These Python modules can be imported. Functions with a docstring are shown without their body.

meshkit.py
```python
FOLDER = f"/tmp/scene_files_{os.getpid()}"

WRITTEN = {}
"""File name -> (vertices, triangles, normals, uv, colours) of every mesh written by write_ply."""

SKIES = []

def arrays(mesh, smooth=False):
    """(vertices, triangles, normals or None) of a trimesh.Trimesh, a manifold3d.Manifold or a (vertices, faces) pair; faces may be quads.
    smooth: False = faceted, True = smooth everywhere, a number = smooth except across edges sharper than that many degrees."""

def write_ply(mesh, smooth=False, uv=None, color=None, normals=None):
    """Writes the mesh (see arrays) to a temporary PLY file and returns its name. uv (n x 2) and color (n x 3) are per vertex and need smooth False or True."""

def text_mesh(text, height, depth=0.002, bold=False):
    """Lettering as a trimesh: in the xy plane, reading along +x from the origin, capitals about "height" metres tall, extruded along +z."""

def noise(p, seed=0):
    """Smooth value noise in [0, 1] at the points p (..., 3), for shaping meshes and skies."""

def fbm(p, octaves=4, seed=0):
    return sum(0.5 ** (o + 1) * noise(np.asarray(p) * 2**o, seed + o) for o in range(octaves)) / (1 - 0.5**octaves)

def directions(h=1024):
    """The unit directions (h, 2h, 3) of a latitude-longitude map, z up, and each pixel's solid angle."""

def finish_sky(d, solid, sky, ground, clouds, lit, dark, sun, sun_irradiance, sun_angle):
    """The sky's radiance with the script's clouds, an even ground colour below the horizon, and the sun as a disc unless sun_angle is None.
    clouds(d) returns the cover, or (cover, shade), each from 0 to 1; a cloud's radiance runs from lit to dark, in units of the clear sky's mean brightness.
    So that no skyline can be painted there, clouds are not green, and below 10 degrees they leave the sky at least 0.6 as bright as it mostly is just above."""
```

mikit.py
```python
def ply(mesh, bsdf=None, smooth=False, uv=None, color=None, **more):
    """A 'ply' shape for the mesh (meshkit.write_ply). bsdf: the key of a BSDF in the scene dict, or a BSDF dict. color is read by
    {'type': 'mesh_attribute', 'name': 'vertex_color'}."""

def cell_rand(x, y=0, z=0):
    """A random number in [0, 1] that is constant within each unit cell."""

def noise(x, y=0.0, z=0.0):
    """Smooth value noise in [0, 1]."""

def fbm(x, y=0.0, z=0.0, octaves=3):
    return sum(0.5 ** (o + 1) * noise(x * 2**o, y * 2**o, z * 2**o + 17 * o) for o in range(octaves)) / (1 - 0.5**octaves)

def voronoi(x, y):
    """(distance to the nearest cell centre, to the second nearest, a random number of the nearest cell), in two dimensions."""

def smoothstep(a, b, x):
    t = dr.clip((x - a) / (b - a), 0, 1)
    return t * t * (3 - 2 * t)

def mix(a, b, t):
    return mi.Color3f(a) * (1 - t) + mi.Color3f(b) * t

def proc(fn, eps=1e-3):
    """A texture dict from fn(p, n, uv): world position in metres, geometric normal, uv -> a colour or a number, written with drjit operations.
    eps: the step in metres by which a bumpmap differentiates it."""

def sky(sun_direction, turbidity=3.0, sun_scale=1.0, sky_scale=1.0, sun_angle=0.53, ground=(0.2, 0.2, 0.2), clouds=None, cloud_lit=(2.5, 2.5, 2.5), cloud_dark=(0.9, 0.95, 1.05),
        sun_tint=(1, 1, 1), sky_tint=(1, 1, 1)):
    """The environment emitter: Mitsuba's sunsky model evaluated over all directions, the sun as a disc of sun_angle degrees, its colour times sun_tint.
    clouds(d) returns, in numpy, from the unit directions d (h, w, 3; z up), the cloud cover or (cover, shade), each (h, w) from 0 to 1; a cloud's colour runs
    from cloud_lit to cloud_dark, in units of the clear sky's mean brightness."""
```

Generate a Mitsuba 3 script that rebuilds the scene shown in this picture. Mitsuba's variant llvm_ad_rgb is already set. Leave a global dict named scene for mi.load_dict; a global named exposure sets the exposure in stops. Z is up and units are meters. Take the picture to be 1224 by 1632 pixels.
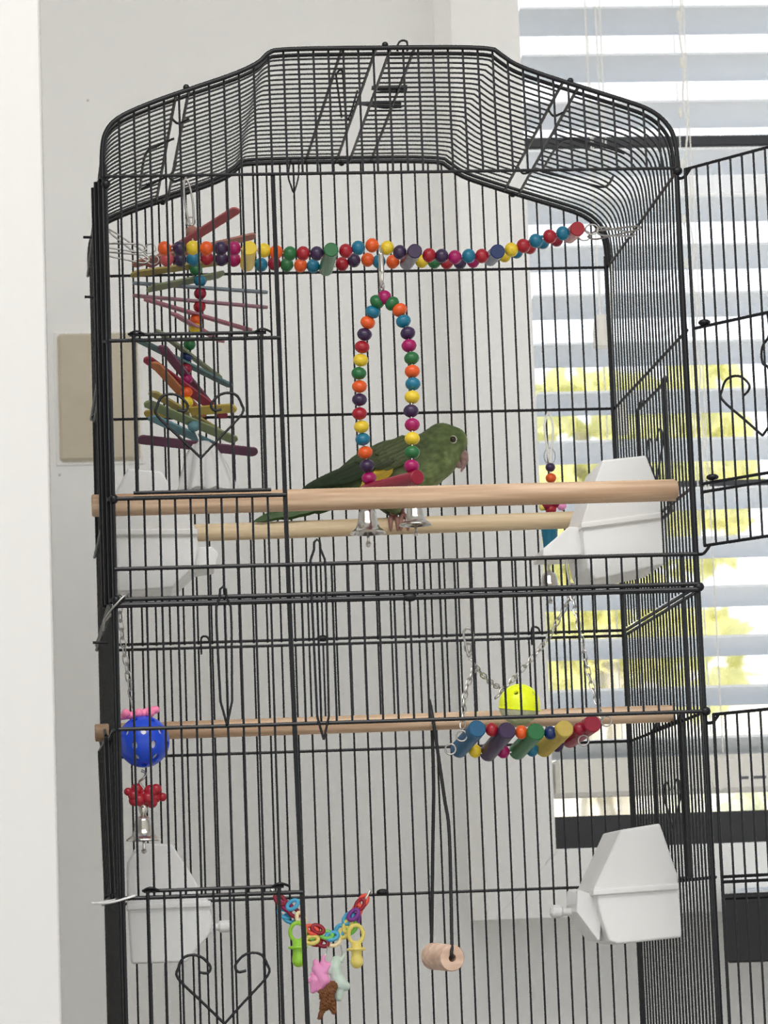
import math, random
import numpy as np, trimesh, manifold3d as m3
import drjit as dr, mitsuba as mi
import mikit
from mikit import proc, fbm, noise, smoothstep, mix
from shapely.geometry import Point, LineString

# ------------------------------------------------------------------ camera, light, exposure
T4 = mi.ScalarTransform4f
exposure = 0.52
scene, labels = {'type': 'scene'}, {}
VIEW = [[-.99565364, .02465495, .08981075, .0006], [.0854961, -.14047898, .98638536, -2.3112], [.0369358, .98977664, .1377605, 1.0], [0, 0, 0, 1]]
scene['camera'] = {'type': 'thinlens', 'aperture_radius': .0028, 'focus_distance': 2.42, 'fov': 14.622, 'fov_axis': 'x', 'near_clip': .05, 'far_clip': 200., 'to_world': T4(VIEW)}
def haze(d):
    u = d[..., :2] / (np.abs(d[..., 2:]) + .25)
    n = .5 + .25 * (np.sin(3.1 * u[..., 0] + 1.7 * np.sin(2.3 * u[..., 1])) * np.sin(2.7 * u[..., 1] + .6) + .5 * np.sin(6.3 * u[..., 0] - 1.3) * np.sin(5.7 * u[..., 1] + 2))
    return np.clip(.45 + .5 * n, 0, 1), np.clip(.9 - n, 0, 1)
scene['sky'] = mikit.sky((.6, -.5, .62), turbidity=5.0, sun_scale=2.0, sky_scale=7.0, ground=(.5, .5, .48), sky_tint=(1.0, .97, .92), clouds=haze, cloud_lit=(1.5, 1.5, 1.5), cloud_dark=(1.0, 1.05, 1.12))
LAMP = 5.0

# ------------------------------------------------------------------ helpers
rng = random.Random(7)
def rgb(r, g, b, k=1.0):
    f = lambda c: (c / 12.92 if c <= .04045 else ((c + .055) / 1.055) ** 2.4)
    return [min(.95, k * f(c / 255)) for c in (r, g, b)]
def col(c): return {'type': 'rgb', 'value': [float(v) for v in c]}
def bsdf(name, base, rough=.5, **more):
    scene[name] = {'type': 'twosided', 'b': {'type': 'principled', 'base_color': base if isinstance(base, dict) else col(base), 'roughness': rough, **more}}
    return name
def numbered(key):
    if not any(k == key or k.startswith(key + '__') for k in scene) and key not in labels: return key
    i = counters.get(key, 0)
    while True:
        i += 1
        k = f'{key}_{i:03d}'
        if k not in scene and k not in labels:
            counters[key] = i
            return k
counters, used = {}, set()
def fresh(key):
    if key not in used:
        used.add(key); return key
    i = counters.get(key, 0) + 1
    counters[key] = i
    k = f'{key}_{i:03d}'
    used.add(k)
    return k
def thing(name, label, cat, group=None):
    k = fresh(name)
    labels[k] = {'label': label, 'category': cat}
    if group: labels[k]['group'] = group
    return k
def sub(parent, name): return fresh(parent + '__' + name)
def put(key, mesh, mat, smooth=False, label=None, **more):
    k = fresh(key)
    scene[k] = mikit.ply(mesh, mat, smooth, **more)
    if label: labels[k] = {'label': label}
    return k
UNIT = {}
def unit(kind, make, mat, smooth):
    if kind not in UNIT: UNIT[kind] = mikit.ply(make(), None, smooth)
    return {**UNIT[kind], 'bsdf': {'type': 'ref', 'id': mat}}
def frame(axis, up=(0, 0, 1)):
    w = np.asarray(axis, float); w = w / np.linalg.norm(w)
    u = np.cross(up, w)
    if np.linalg.norm(u) < 1e-4: u = np.cross((1, 0, 0), w)
    u /= np.linalg.norm(u)
    return np.stack([u, np.cross(w, u), w], 1)
def mat4(R, t):
    m = np.eye(4); m[:3, :3] = R; m[:3, 3] = t
    return T4(m.tolist())
def rod(key, a, b, r, mat, label=None, n=8):
    a, b = np.asarray(a, float), np.asarray(b, float)
    k = fresh(key)
    R = frame(b - a) @ np.diag([r, r, np.linalg.norm(b - a)])
    scene[k] = {**unit(f'rod{n}', lambda: trimesh.creation.cylinder(1, 1, sections=n, transform=trimesh.transformations.translation_matrix([0, 0, .5])), mat, 40), 'to_world': mat4(R, a)}
    if label: labels[k] = {'label': label}
    return k
def bead(key, c, d, mat, axis=(1, 0, 0), squash=.92, label=None):
    k = fresh(key)
    def make():
        a = np.linspace(-1.33, 1.33, 13)
        pr = [(.12, -.46)] + [(.5 * math.cos(t), .5 * math.sin(t)) for t in a] + [(.12, .46), (.12, -.46)]
        return trimesh.creation.revolve(pr, sections=20)
    scene[k] = {**unit('bead', make, mat, 35), 'to_world': mat4(frame(axis) @ np.diag([d, d, d * squash]), c)}
    if label: labels[k] = {'label': label}
    return k
def dowel(key, a, b, r, mat, label=None, ch=.12):
    """a turned rod with chamfered ends"""
    a, b = np.asarray(a, float), np.asarray(b, float); L = np.linalg.norm(b - a); c = r * ch
    m = trimesh.creation.revolve([(0, 0), (r - c, 0), (r, c), (r, L - c), (r - c, L), (0, L)], sections=28)
    m.apply_transform(np.array(mat4(frame(b - a), a).matrix).reshape(4, 4))
    return put(key, m, mat, 40, label)
def tube(path, r, n=6, closed=False):
    p = np.asarray(path, float); k = len(p)
    t = (np.roll(p, -1, 0) - np.roll(p, 1, 0)) if closed else np.gradient(p, axis=0)
    t /= np.maximum(np.linalg.norm(t, axis=1, keepdims=True), 1e-9)
    u = np.cross(t[0], [.3, .5, .81]); u /= np.linalg.norm(u)
    rings = []
    rr = np.broadcast_to(np.asarray(r, float), (k,))
    for i in range(k):
        u = u - t[i] * (u @ t[i]); u /= np.linalg.norm(u)
        v = np.cross(t[i], u)
        a = np.arange(n) * 2 * math.pi / n
        rings.append(p[i] + rr[i] * (np.outer(np.cos(a), u) + np.outer(np.sin(a), v)))
    V = np.concatenate(rings); F = []
    for i in range(k if closed else k - 1):
        j = (i + 1) % k
        for s in range(n):
            q = (s + 1) % n
            F += [[i * n + s, i * n + q, j * n + q], [i * n + s, j * n + q, j * n + s]]
    if not closed:
        V = np.vstack([V, p[0], p[-1]])
        for s in range(n):
            q = (s + 1) % n
            F += [[k * n, q, s], [k * n + 1, (k - 1) * n + s, (k - 1) * n + q]]
    return trimesh.Trimesh(V, F, process=False)
def curve(pts, n=40, closed=False):
    """Catmull-Rom through the points"""
    p = np.asarray(pts, float); k = len(p); out = []
    segs = k if closed else k - 1
    per = max(2, n // segs)
    for i in range(segs):
        if closed: a, b, c, d = (p[(i + j) % k] for j in (-1, 0, 1, 2))
        else: a, b, c, d = p[max(i - 1, 0)], p[i], p[i + 1], p[min(i + 2, k - 1)]
        for s in np.arange(per) / per:
            out.append(.5 * (2 * b + (c - a) * s + (2 * a - 5 * b + 4 * c - d) * s * s + (3 * b - a - 3 * c + d) * s ** 3))
    if not closed: out.append(p[-1])
    return np.array(out)
def box(x0, x1, y0, y1, z0, z1): return trimesh.creation.box(bounds=[[x0, y0, z0], [x1, y1, z1]])
def rbox(x0, x1, y0, y1, z0, z1, r=.003):
    """a box with its edges chamfered"""
    pts = []
    for X, s in ((x0, 1), (x1, -1)):
        for Y, t in ((y0, 1), (y1, -1)):
            for Z, u in ((z0, 1), (z1, -1)):
                pts += [(X + s * r, Y + t * r, Z), (X + s * r, Y, Z + u * r), (X, Y + t * r, Z + u * r)]
    return trimesh.convex.convex_hull(np.array(pts))
def hull(pts): return m3.Manifold.hull_points(np.asarray(pts, float))
def ball(c, r, n=24): return m3.Manifold.sphere(float(r), n).translate([float(v) for v in c])
def tm(m):
    q = m.to_mesh()
    return trimesh.Trimesh(q.vert_properties[:, :3], q.tri_verts, process=False)
def revolve(profile, n=32): return trimesh.creation.revolve(profile, sections=n)
def placed(mesh, c, R=np.eye(3), s=1.):
    m = mesh.copy(); M = np.eye(4); M[:3, :3] = np.asarray(R) * s; M[:3, 3] = c
    m.apply_transform(M)
    return m
def struct(name, mesh, mat, label=None, smooth=False):
    scene[name] = mikit.ply(mesh, mat, smooth); used.add(name)
    labels[name] = {'kind': 'structure'}
    if label: labels[name]['label'] = label

# ------------------------------------------------------------------ materials
def wall_colour(p, n, uv):
    a = fbm(p.x * 9, p.y * 9, p.z * 9)
    b = fbm(p.x * 2, p.y * 2, p.z * 2 + 9)
    c = mix((.79, .79, .78), (.83, .83, .825), a * .6 + b * .4)
    d1 = dr.sqrt(dr.square(p.x - WSPOT[0]) + dr.square(p.z - WSPOT[2]))
    d2 = dr.sqrt(dr.square(p.x - WSPOT2[0]) + dr.square(p.z - WSPOT2[2]))
    t = dr.clip(((p.x - CRK[0][0]) * (CRK[1][0] - CRK[0][0]) + (p.z - CRK[0][2]) * (CRK[1][2] - CRK[0][2])) / ((CRK[1][0] - CRK[0][0]) ** 2 + (CRK[1][2] - CRK[0][2]) ** 2), 0, 1)
    d3 = dr.sqrt(dr.square(p.x - CRK[0][0] - t * (CRK[1][0] - CRK[0][0]) + .002 * (noise(p.z * 160) - .5)) + dr.square(p.z - CRK[0][2] - t * (CRK[1][2] - CRK[0][2])))
    c = mix(c, (.45, .44, .42), smoothstep(.0010, .0003, d3) * dr.select(p.y < .72, .7, 0.) * smoothstep(.3, .5, noise(p.x * 90 + 4)))
    s = smoothstep(.0022, .0008, d1) + smoothstep(.0022, .0008, d2)
    return mix(c, (.45, .44, .42), dr.clip(s, 0, 1) * .8)
CRK = ((0.4359, 0.7000, 1.0700), (0.3739, 0.7000, 1.0070))                # a hairline crack under the window
WSPOT, WSPOT2 = (-0.0167, 0.8600, 1.9022), (-0.0562, 0.8600, 1.4914)
def plaster(name, base):
    scene[name] = {'type': 'twosided', 'b': {'type': 'bumpmap', 'arbitrary': proc(lambda p, n, uv: fbm(p.x * 260, p.y * 260, p.z * 260, 2), 8e-4), 'scale': .0006,
                   'b': {'type': 'principled', 'base_color': base if isinstance(base, dict) else col(base), 'roughness': .75, 'specular': .3}}}
    return name
plaster('wall_paint', proc(wall_colour))
bsdf('ceiling_paint', (.8, .8, .79), .8)
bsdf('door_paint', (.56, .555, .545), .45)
bsdf('floor_tile', (.40, .385, .36), .4)
bsdf('plate_beige', proc(lambda p, n, uv: mix(rgb(180, 171, 150), rgb(196, 187, 168), fbm(p.x * 30, p.y * 30, p.z * 30))), .5)
bsdf('bronze_frame', (.022, .023, .027), .45)
bsdf('slat_white', (.79, .83, .88), .4)
bsdf('rail_cream', (.74, .72, .67), .5)
bsdf('cord_white', (.8, .79, .74), .7)
bsdf('black_wire', (.005, .006, .008), .36, specular=.35)
bsdf('tray_black', (.02, .02, .022), .5)
bsdf('zinc_wire', (.45, .44, .42), .28, metallic=.9)
bsdf('nickel', (.70, .68, .64), .14, metallic=.95)
bsdf('white_plastic', (.70, .70, .695), .35)
bsdf('black_cord', (.012, .012, .014), .6)
bsdf('grey_print', (.10, .10, .12), .6)
bsdf('black_box', (.018, .018, .022), .5)
bsdf('stem_bark', (.5, .47, .40), .8)
bsdf('concrete', (.82, .81, .78), .8)
bsdf('garden_wall_paint', (.84, .83, .80), .8)
scene['frosted'] = {'type': 'principledthin', 'base_color': col((.86, .86, .86)), 'roughness': .4, 'diff_trans': .8}
scene['awning_sheet'] = {'type': 'principledthin', 'base_color': col((.86, .90, .96)), 'roughness': .5, 'diff_trans': 1.0}
for nm, c in dict(leaf_yellow=(.80, .80, .44), leaf_green=(.66, .74, .42), leaf_pale=(.80, .82, .68)).items():
    scene[nm] = {'type': 'principledthin', 'base_color': col(c), 'roughness': .5, 'diff_trans': 1.1}
scene['window_glass'] = {'type': 'thindielectric', 'int_ior': 1.5}
def wood(name, a, b, s=1.0):
    def fn(p, n, uv):
        g = fbm(p.x * 14 * s, p.y * 240, p.z * 240)
        h = fbm(p.x * 3 * s + 5, p.y * 60, p.z * 60)
        return mix(a, b, smoothstep(.3, .7, g * .55 + h * .45))
    bsdf(name, proc(fn), .55)
wood('perch_wood', rgb(168, 136, 108), rgb(206, 178, 150))
wood('perch_wood_pale', rgb(196, 172, 136), rgb(222, 202, 170))
wood('cork_wood', rgb(190, 158, 138), rgb(220, 190, 168), .6)
COL = dict(r=(170, 28, 45), y=(240, 208, 55), o=(238, 96, 36), t=(26, 118, 150), p=(58, 40, 76), m=(168, 18, 98), g=(38, 112, 62), n=(24, 48, 104), c=(150, 24, 52), k=(206, 88, 92))
for k_, c_ in COL.items(): bsdf('bead_' + k_, rgb(*c_, k=.80), .33, specular=.5)
STICK = dict(r=(196, 92, 98), k=(196, 128, 112), y=(184, 164, 84), g=(136, 150, 112), b=(128, 146, 160), v=(168, 116, 136), w=(196, 120, 140), t=(92, 132, 134), p=(122, 66, 98), c=(178, 52, 78), o=(212, 122, 70), l=(214, 184, 74), e=(146, 164, 112), s=(92, 146, 158), u=(98, 52, 78))
for k_, c_ in STICK.items():
    bsdf('stick_' + k_, proc(lambda p, n, uv, c=rgb(*[.82 * v + 26 for v in c_], k=.85): mix(c, [v * .82 for v in c], fbm(p.x * 60, p.y * 60, p.z * 200))), .7)

# ------------------------------------------------------------------ the setting
YW, YB = .86, .70                                      # main wall, and the face of the boxed-out window surround
BX, WX0, WX1 = .3645, .4362, 1.55                       # left side of the surround, window opening
ZB, WZ0, WZ1 = 1.005, 1.073, 2.26
struct('wall_back', trimesh.util.concatenate([box(-2.3, .44, YW, YW + .12, 0, 2.6), box(.44, 2.5, YW, YW + .12, 0, 1.05)]), 'wall_paint', 'white textured wall behind the birdcage')
sur = m3.Manifold.cube([2.5 - BX, .32, 2.6 - ZB]).translate([BX, YB, ZB]) - m3.Manifold.cube([WX1 - WX0, 1, WZ1 - WZ0]).translate([WX0, YB - .3, WZ0])
struct('wall_window', tm(sur), 'wall_paint', 'boxed-out white wall around the window')
struct('wall_left', box(-2.42, -2.3, -3.4, YW + .12, 0, 2.6), 'wall_paint')
struct('wall_right', box(2.5, 2.62, -3.4, YW + .16, 0, 2.6), 'wall_paint')
struct('ceiling', box(-2.42, 2.62, -5.2, 1.02, 2.6, 2.75), 'ceiling_paint')
struct('floor', box(-2.42, 2.62, -3.4, 1.02, -.1, 0), 'floor_tile')
# white door leaf standing open, close to the camera on the left
D1 = (-0.0472, -0.1200, 1.7017)
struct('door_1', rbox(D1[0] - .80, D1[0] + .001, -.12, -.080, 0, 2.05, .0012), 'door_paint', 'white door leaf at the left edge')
# window frame: dark bronze, three stacked lights
struct('window_1', trimesh.util.concatenate([box(WX0, WX0 + .014, .80, .86, WZ0, WZ1), box(WX1 - .03, WX1, .80, .86, WZ0, WZ1), box(WX0, WX1, .80, .86, WZ1 - .03, WZ1), box(WX0, WX1, .795, .86, WZ0 - .001, 1.1085)]), 'bronze_frame', 'dark framed window behind the white blinds')
for z0, z1 in ((1.4515, 1.4635), (1.8315, 1.8440)):
    put('window_1__rail', rbox(WX0 + .012, WX1 - .02, .822, .846, z0, z1, .002), 'bronze_frame')
for z0, z1 in ((1.1085, 1.4515), (1.4635, 1.8315), (1.8440, WZ1 - .03)):
    put('window_1__glass_pane', trimesh.Trimesh([[WX0 + .012, .835, z0], [WX1 - .02, .835, z0], [WX1 - .02, .835, z1], [WX0 + .012, .835, z1]], [[0, 1, 2], [0, 2, 3]]), 'window_glass')
# outside
struct('ground', box(-12, 16, 1.03, 22, -.12, -.02), 'concrete')
# ceiling lamp that lights the room
lamp = thing('ceiling_lamp', 'white rectangular ceiling lamp panel behind the camera', 'lamp')
put(lamp + '__housing', rbox(-.9, .9, -1.95, -.75, 2.56, 2.6, .004), 'white_plastic')
scene[lamp + '__diffuser'] = {**mikit.ply(trimesh.Trimesh([[-.85, -1.9, 2.557], [.85, -1.9, 2.557], [.85, -.8, 2.557], [-.85, -.8, 2.557]], [[0, 2, 1], [0, 3, 2]]), 'white_plastic'),
                              'emitter': {'type': 'area', 'radiance': col((LAMP, LAMP * .99, LAMP * .97))}}

# wall plate
wp = thing('wall_plate', 'blank beige cover plate on the white wall behind the cage left side', 'wall plate')
a, b = (-0.0554, 0.8560, 1.6432), (0.0302, 0.8560, 1.5050)
put(wp + '__plate', rbox(a[0], b[0], .852, .8605, b[2] + .0, a[2], .003), 'plate_beige')
put(wp + '__paint_edge', rbox(a[0] - .004, b[0] + .004, .8575, .862, b[2] - .004, a[2] + .003, .001), 'wall_paint')

# ------------------------------------------------------------------ blinds
bl = thing('window_blind', 'white horizontal slat blind hanging in the window', 'blind')
SX0, SX1, SY = WX0 + .004, WX1 - .006, .735
PITCH, Z0 = .0515, 1.166
tilt = math.radians(17)
def slat_mesh():
    pts = []
    w, t = .0255, .0014
    c, s = math.cos(tilt), math.sin(tilt)
    P2 = []
    for u in np.linspace(-1, 1, 7): P2.append((u * w, t + .0018 * (1 - u * u)))
    for u in np.linspace(1, -1, 7): P2.append((u * w, -t + .0018 * (1 - u * u)))
    V, F = [], []
    for x in (0, SX1 - SX0):
        for y, z in P2: V.append((x, y * c + z * s, -y * s + z * c))
    n = len(P2)
    for i in range(n):
        j = (i + 1) % n
        F += [[i, j, n + j], [i, n + j, n + i]]
    for i in range(1, n - 1): F += [[0, i + 1, i], [n, n + i, n + i + 1]]
    return trimesh.Trimesh(V, F, process=False)
sl = mikit.ply(slat_mesh(), 'slat_white', 40)
for i in range(21):
    z = Z0 + .008 + i * PITCH
    scene[sub(bl, 'slat')] = {**sl, 'to_world': T4().translate([SX0 + rng.uniform(-.0015, .001), SY, z])}
put(bl + '__bottom_rail', rbox(SX0 + .001, SX1, SY - .024, SY + .024, 1.1255, 1.1635, .004), 'rail_cream', label='cream bottom rail of the blind')
put(bl + '__head_rail', rbox(SX0, SX1, SY - .028, SY + .028, WZ1 - .05, WZ1 - .002, .003), 'slat_white')
put(bl + '__rail_plug', revolve([(0, 0), (.006, 0), (.0068, .001), (.0068, .003), (0, .003)], 20).apply_transform(trimesh.transformations.rotation_matrix(math.pi / 2, [1, 0, 0])).apply_translation((0.6084, 0.7105, 1.1343)), 'rail_cream')
for i, (a, b) in enumerate(zip([(0.6300, 0.7105, 1.1375), (0.6443, 0.7105, 1.1376), (0.6606, 0.7105, 1.1377)], [(0.6393, 0.7105, 1.1404), (0.6575, 0.7105, 1.1404), (0.6738, 0.7105, 1.1405)])):
    put(bl + '__label_print', box(a[0], b[0], .7105, .7115, a[2], b[2]), 'grey_print')
def cords(px_top, px_bot, r=.0007):
    a, b = np.array(px_top), np.array(px_bot)
    n = 14
    pts = [a + (b - a) * i / n + np.array([rng.uniform(-.0006, .0006), 0, 0]) for i in range(n + 1)]
    put(bl + '__ladder_cord', tube(curve(pts, 40), r), 'cord_white')
zt, zb = WZ1 - .03, 1.165
for u0 in ((0.5187, 0.7070, 1.9336), (0.6124, 0.7070, 1.9189)):
    cords((u0[0], .7065, zt), (u0[0] + .001, .7065, zb))
    cords((u0[0], .7635, zt), (u0[0] + .001, .7635, zb))
# twisted lift cord with pale clips, and two wooden tassels
tw = [((0.6077, 0.7000, 1.9168)[0] + .0016 * math.sin(i * 1.3), .701 + .0012 * math.cos(i * 1.3), zt - (zt - 1.42) * i / 60) for i in range(61)]
put(bl + '__lift_cord', tube(curve(tw, 120), .001), 'cord_white')
for q in [(0.6053, 0.6990, 1.9404), (0.6061, 0.6990, 1.8893), (0.6019, 0.6990, 1.8350), (0.6011, 0.6990, 1.7796), (0.6000, 0.6990, 1.7205), (0.5996, 0.6990, 1.6736)]:
    put(bl + '__cord_knot', placed(trimesh.creation.icosphere(2, 1), (q[0], .6985, q[2]), np.diag([.0022, .0018, .0062]) @ np.eye(3)), 'cord_white', True)
for (x, y, z), dz in zip([(0.5064, 0.6940, 1.6191), (0.5218, 0.6940, 1.5285)], (.034, .034)):
    ts = revolve([(0, 0), (.0082, 0), (.009, .001), (.0086, .016), (.0068, dz - .002), (.006, dz), (0, dz)], 24)
    put(bl + '__tassel', placed(ts, (x, y, z - dz)), 'rail_cream', 35, label='cream wooden cord tassel')
    put(bl + '__tassel_cord', tube(curve([(x, y, z), (x - .001, y + .001, z + .15), (x, y + .002, zt)], 20), .0008), 'cord_white')

# ------------------------------------------------------------------ the birdcage
W, D, OFF = .457, .356, .014
zT, z2, z3, zb_, zs, z6, z7, zend = 1.595, 1.463, 1.338, 1.283, 1.257, 1.159, 1.030, .70
zt7 = z7 - .34
JX = .1345                                              # door jamb
cage = thing('birdcage', 'tall black wire birdcage with arched roof standing before the window', 'birdcage')
K = 'black_wire'
ARCH = [(-.002, 1.595), (-.002, 1.619), (.0015, 1.633), (.011, 1.6435), (.0375, 1.655), (.0666, 1.665), (.1063, 1.678), (.125, 1.687), (.1315, 1.6945), (.1395, 1.6978),
        (.226, 1.698), (.3114, 1.6975), (.3185, 1.6915), (.3311, 1.682), (.3551, 1.673), (.3842, 1.663), (.4189, 1.6515), (.4375, 1.6445), (.4495, 1.635), (.457, 1.622), (.4585, 1.595)]
for _ in range(2): ARCH = ARCH[:1] + [tuple(np.array(a) * (1 - t) + np.array(b) * t) for a, b in zip(ARCH[:-1], ARCH[1:]) for t in (.25, .75)] + ARCH[-1:]
AX = np.array([p[0] for p in ARCH]); AZ = np.array([p[1] for p in ARCH])
def roof_z(x): return float(np.interp(x, AX[8:-5], AZ[8:-5]))
def sk(x, y): return x - OFF * y / D * (1 - np.clip(x / W, 0, 1))     # the left side leans outwards to the back
def skew(pts, y): return [(sk(x, y), y, z) for x, z in pts]
rw, rr = .00088, .0013
roof = sub(cage, 'roof')
def arch_between(x0, x1):
    xs = [x for x in AX if x0 + .002 < x < x1 - .002 and x > .0]
    return [(x0, roof_z(x0))] + [(x, roof_z(x)) for x in xs] + [(x1, roof_z(x1))]
GAPS = [(.0578, .0682), (.2188, .2305), (.3685, .3808)]
low = zs + .004
segs = [[(-.002, low), (-.002, 1.52), *[q for q in ARCH if q[0] < GAPS[0][0] - .003], (GAPS[0][0], roof_z(GAPS[0][0]))], arch_between(GAPS[0][1], GAPS[1][0]), arch_between(GAPS[1][1], GAPS[2][0]),
        [(x, z) for x, z in arch_between(GAPS[2][1], .4370)] + [q for i, q in enumerate(ARCH) if i > 40 and (q[0] > .4372)] + [(.4575, 1.52), (.4575, low)]]
NH = 25
for i in range(1, NH):
    y = D * i / NH
    for s in segs: put(roof + '__hoop_wire', tube(skew(s, y), rw, 5), K, 60)
for y, r in ((0, .0019), (.0170, .0016), (D - .0150, .0016), (D, .0021)):
    put(roof + '__arch_bar', tube(skew(ARCH, y), r, 8), K, 60)
for x in [g for gp in GAPS for g in gp] + [.1915, .2500]:
    z = roof_z(x) + (.0008 if x in (.1915, .25) else 0)
    rod(roof + '__cross_bar', (sk(x, 0), 0, z), (sk(x, D), D, z), rr, K)
# the folded carrying latch and hooks on the roof
def wire(parent, name, pts, r=rw, mat=K, smooth_path=True, n=40):
    return put(parent + '__' + name, tube(curve(pts, n) if smooth_path else pts, r, 6), mat, 60)
put(roof + '__latch_plate', hull([(.2250, .120, 1.6995), (.2550, .118, 1.6995), (.2560, .135, 1.6995), (.2420, .136, 1.6995), (.2250, .126, 1.6995), (.2250, .120, 1.7012), (.2550, .118, 1.7012), (.2560, .135, 1.7012), (.2420, .136, 1.7012)]), K)
put(roof + '__latch_plate', hull([(.2150, .168, 1.6995), (.2540, .166, 1.6995), (.2560, .184, 1.6995), (.2420, .186, 1.6995), (.2150, .171, 1.6995), (.2150, .168, 1.7012), (.2540, .166, 1.7012), (.2560, .184, 1.7012), (.2420, .186, 1.7012)]), K)
wire(roof, 'latch_wire', [(.192, .08, 1.6995), (.1945, .068, 1.7), (.198, .082, 1.6995), (.208, .19, 1.6995), (.2125, .215, 1.6995), (.2135, .14, 1.6995), (.2135, .13, 1.7)])
wire(roof, 'latch_wire', [(.192, .08, 1.6995), (.206, .21, 1.6995)])
wire(roof, 'hook', [(.2360, .004, 1.696), (.2368, .004, 1.702), (.2395, .004, 1.7048), (.2432, .004, 1.7045), (.2442, .004, 1.702), (.2440, .004, 1.696)])
for xs in ((.030, .058), (.385, .437)):
    za = lambda x: roof_z(x) - .004
    wire(roof, 'latch_wire', [(xs[0], .25, za(xs[0])), (xs[0] + .004, .14, za(xs[0] + .004)), (sum(xs) / 2, .125, za(sum(xs) / 2)), (xs[1], .12, za(xs[1]))], .0011)
    wire(roof, 'latch_wire', [(xs[0], .25, za(xs[0])), (sum(xs) / 2, .245, za(sum(xs) / 2)), (xs[1], .235, za(xs[1])), (xs[1] + .003, .20, za(xs[1]))], .0011)
for gx in (.0636, .375):
    for y in (.07, .26):
        wire(roof, 'hook', [(gx - .009, y, roof_z(gx) - .001), (gx - .003, y + .01, roof_z(gx) - .004), (gx + .006, y + .004, roof_z(gx) - .002)], .0010)
for x in (.066, .2260, .3745): put(roof + '__hinge_knob', placed(trimesh.creation.icosphere(1, .0026), (x, .001, roof_z(x) + .0028)), K, True)
for x in (.0636, .2230, .3750): put(roof + '__hinge_knob', placed(trimesh.creation.icosphere(1, .0028), (sk(x, D), D - .006, roof_z(x) - .003)), K, True)

NW = 38
XW = [W * i / NW for i in range(NW + 1)]
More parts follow.
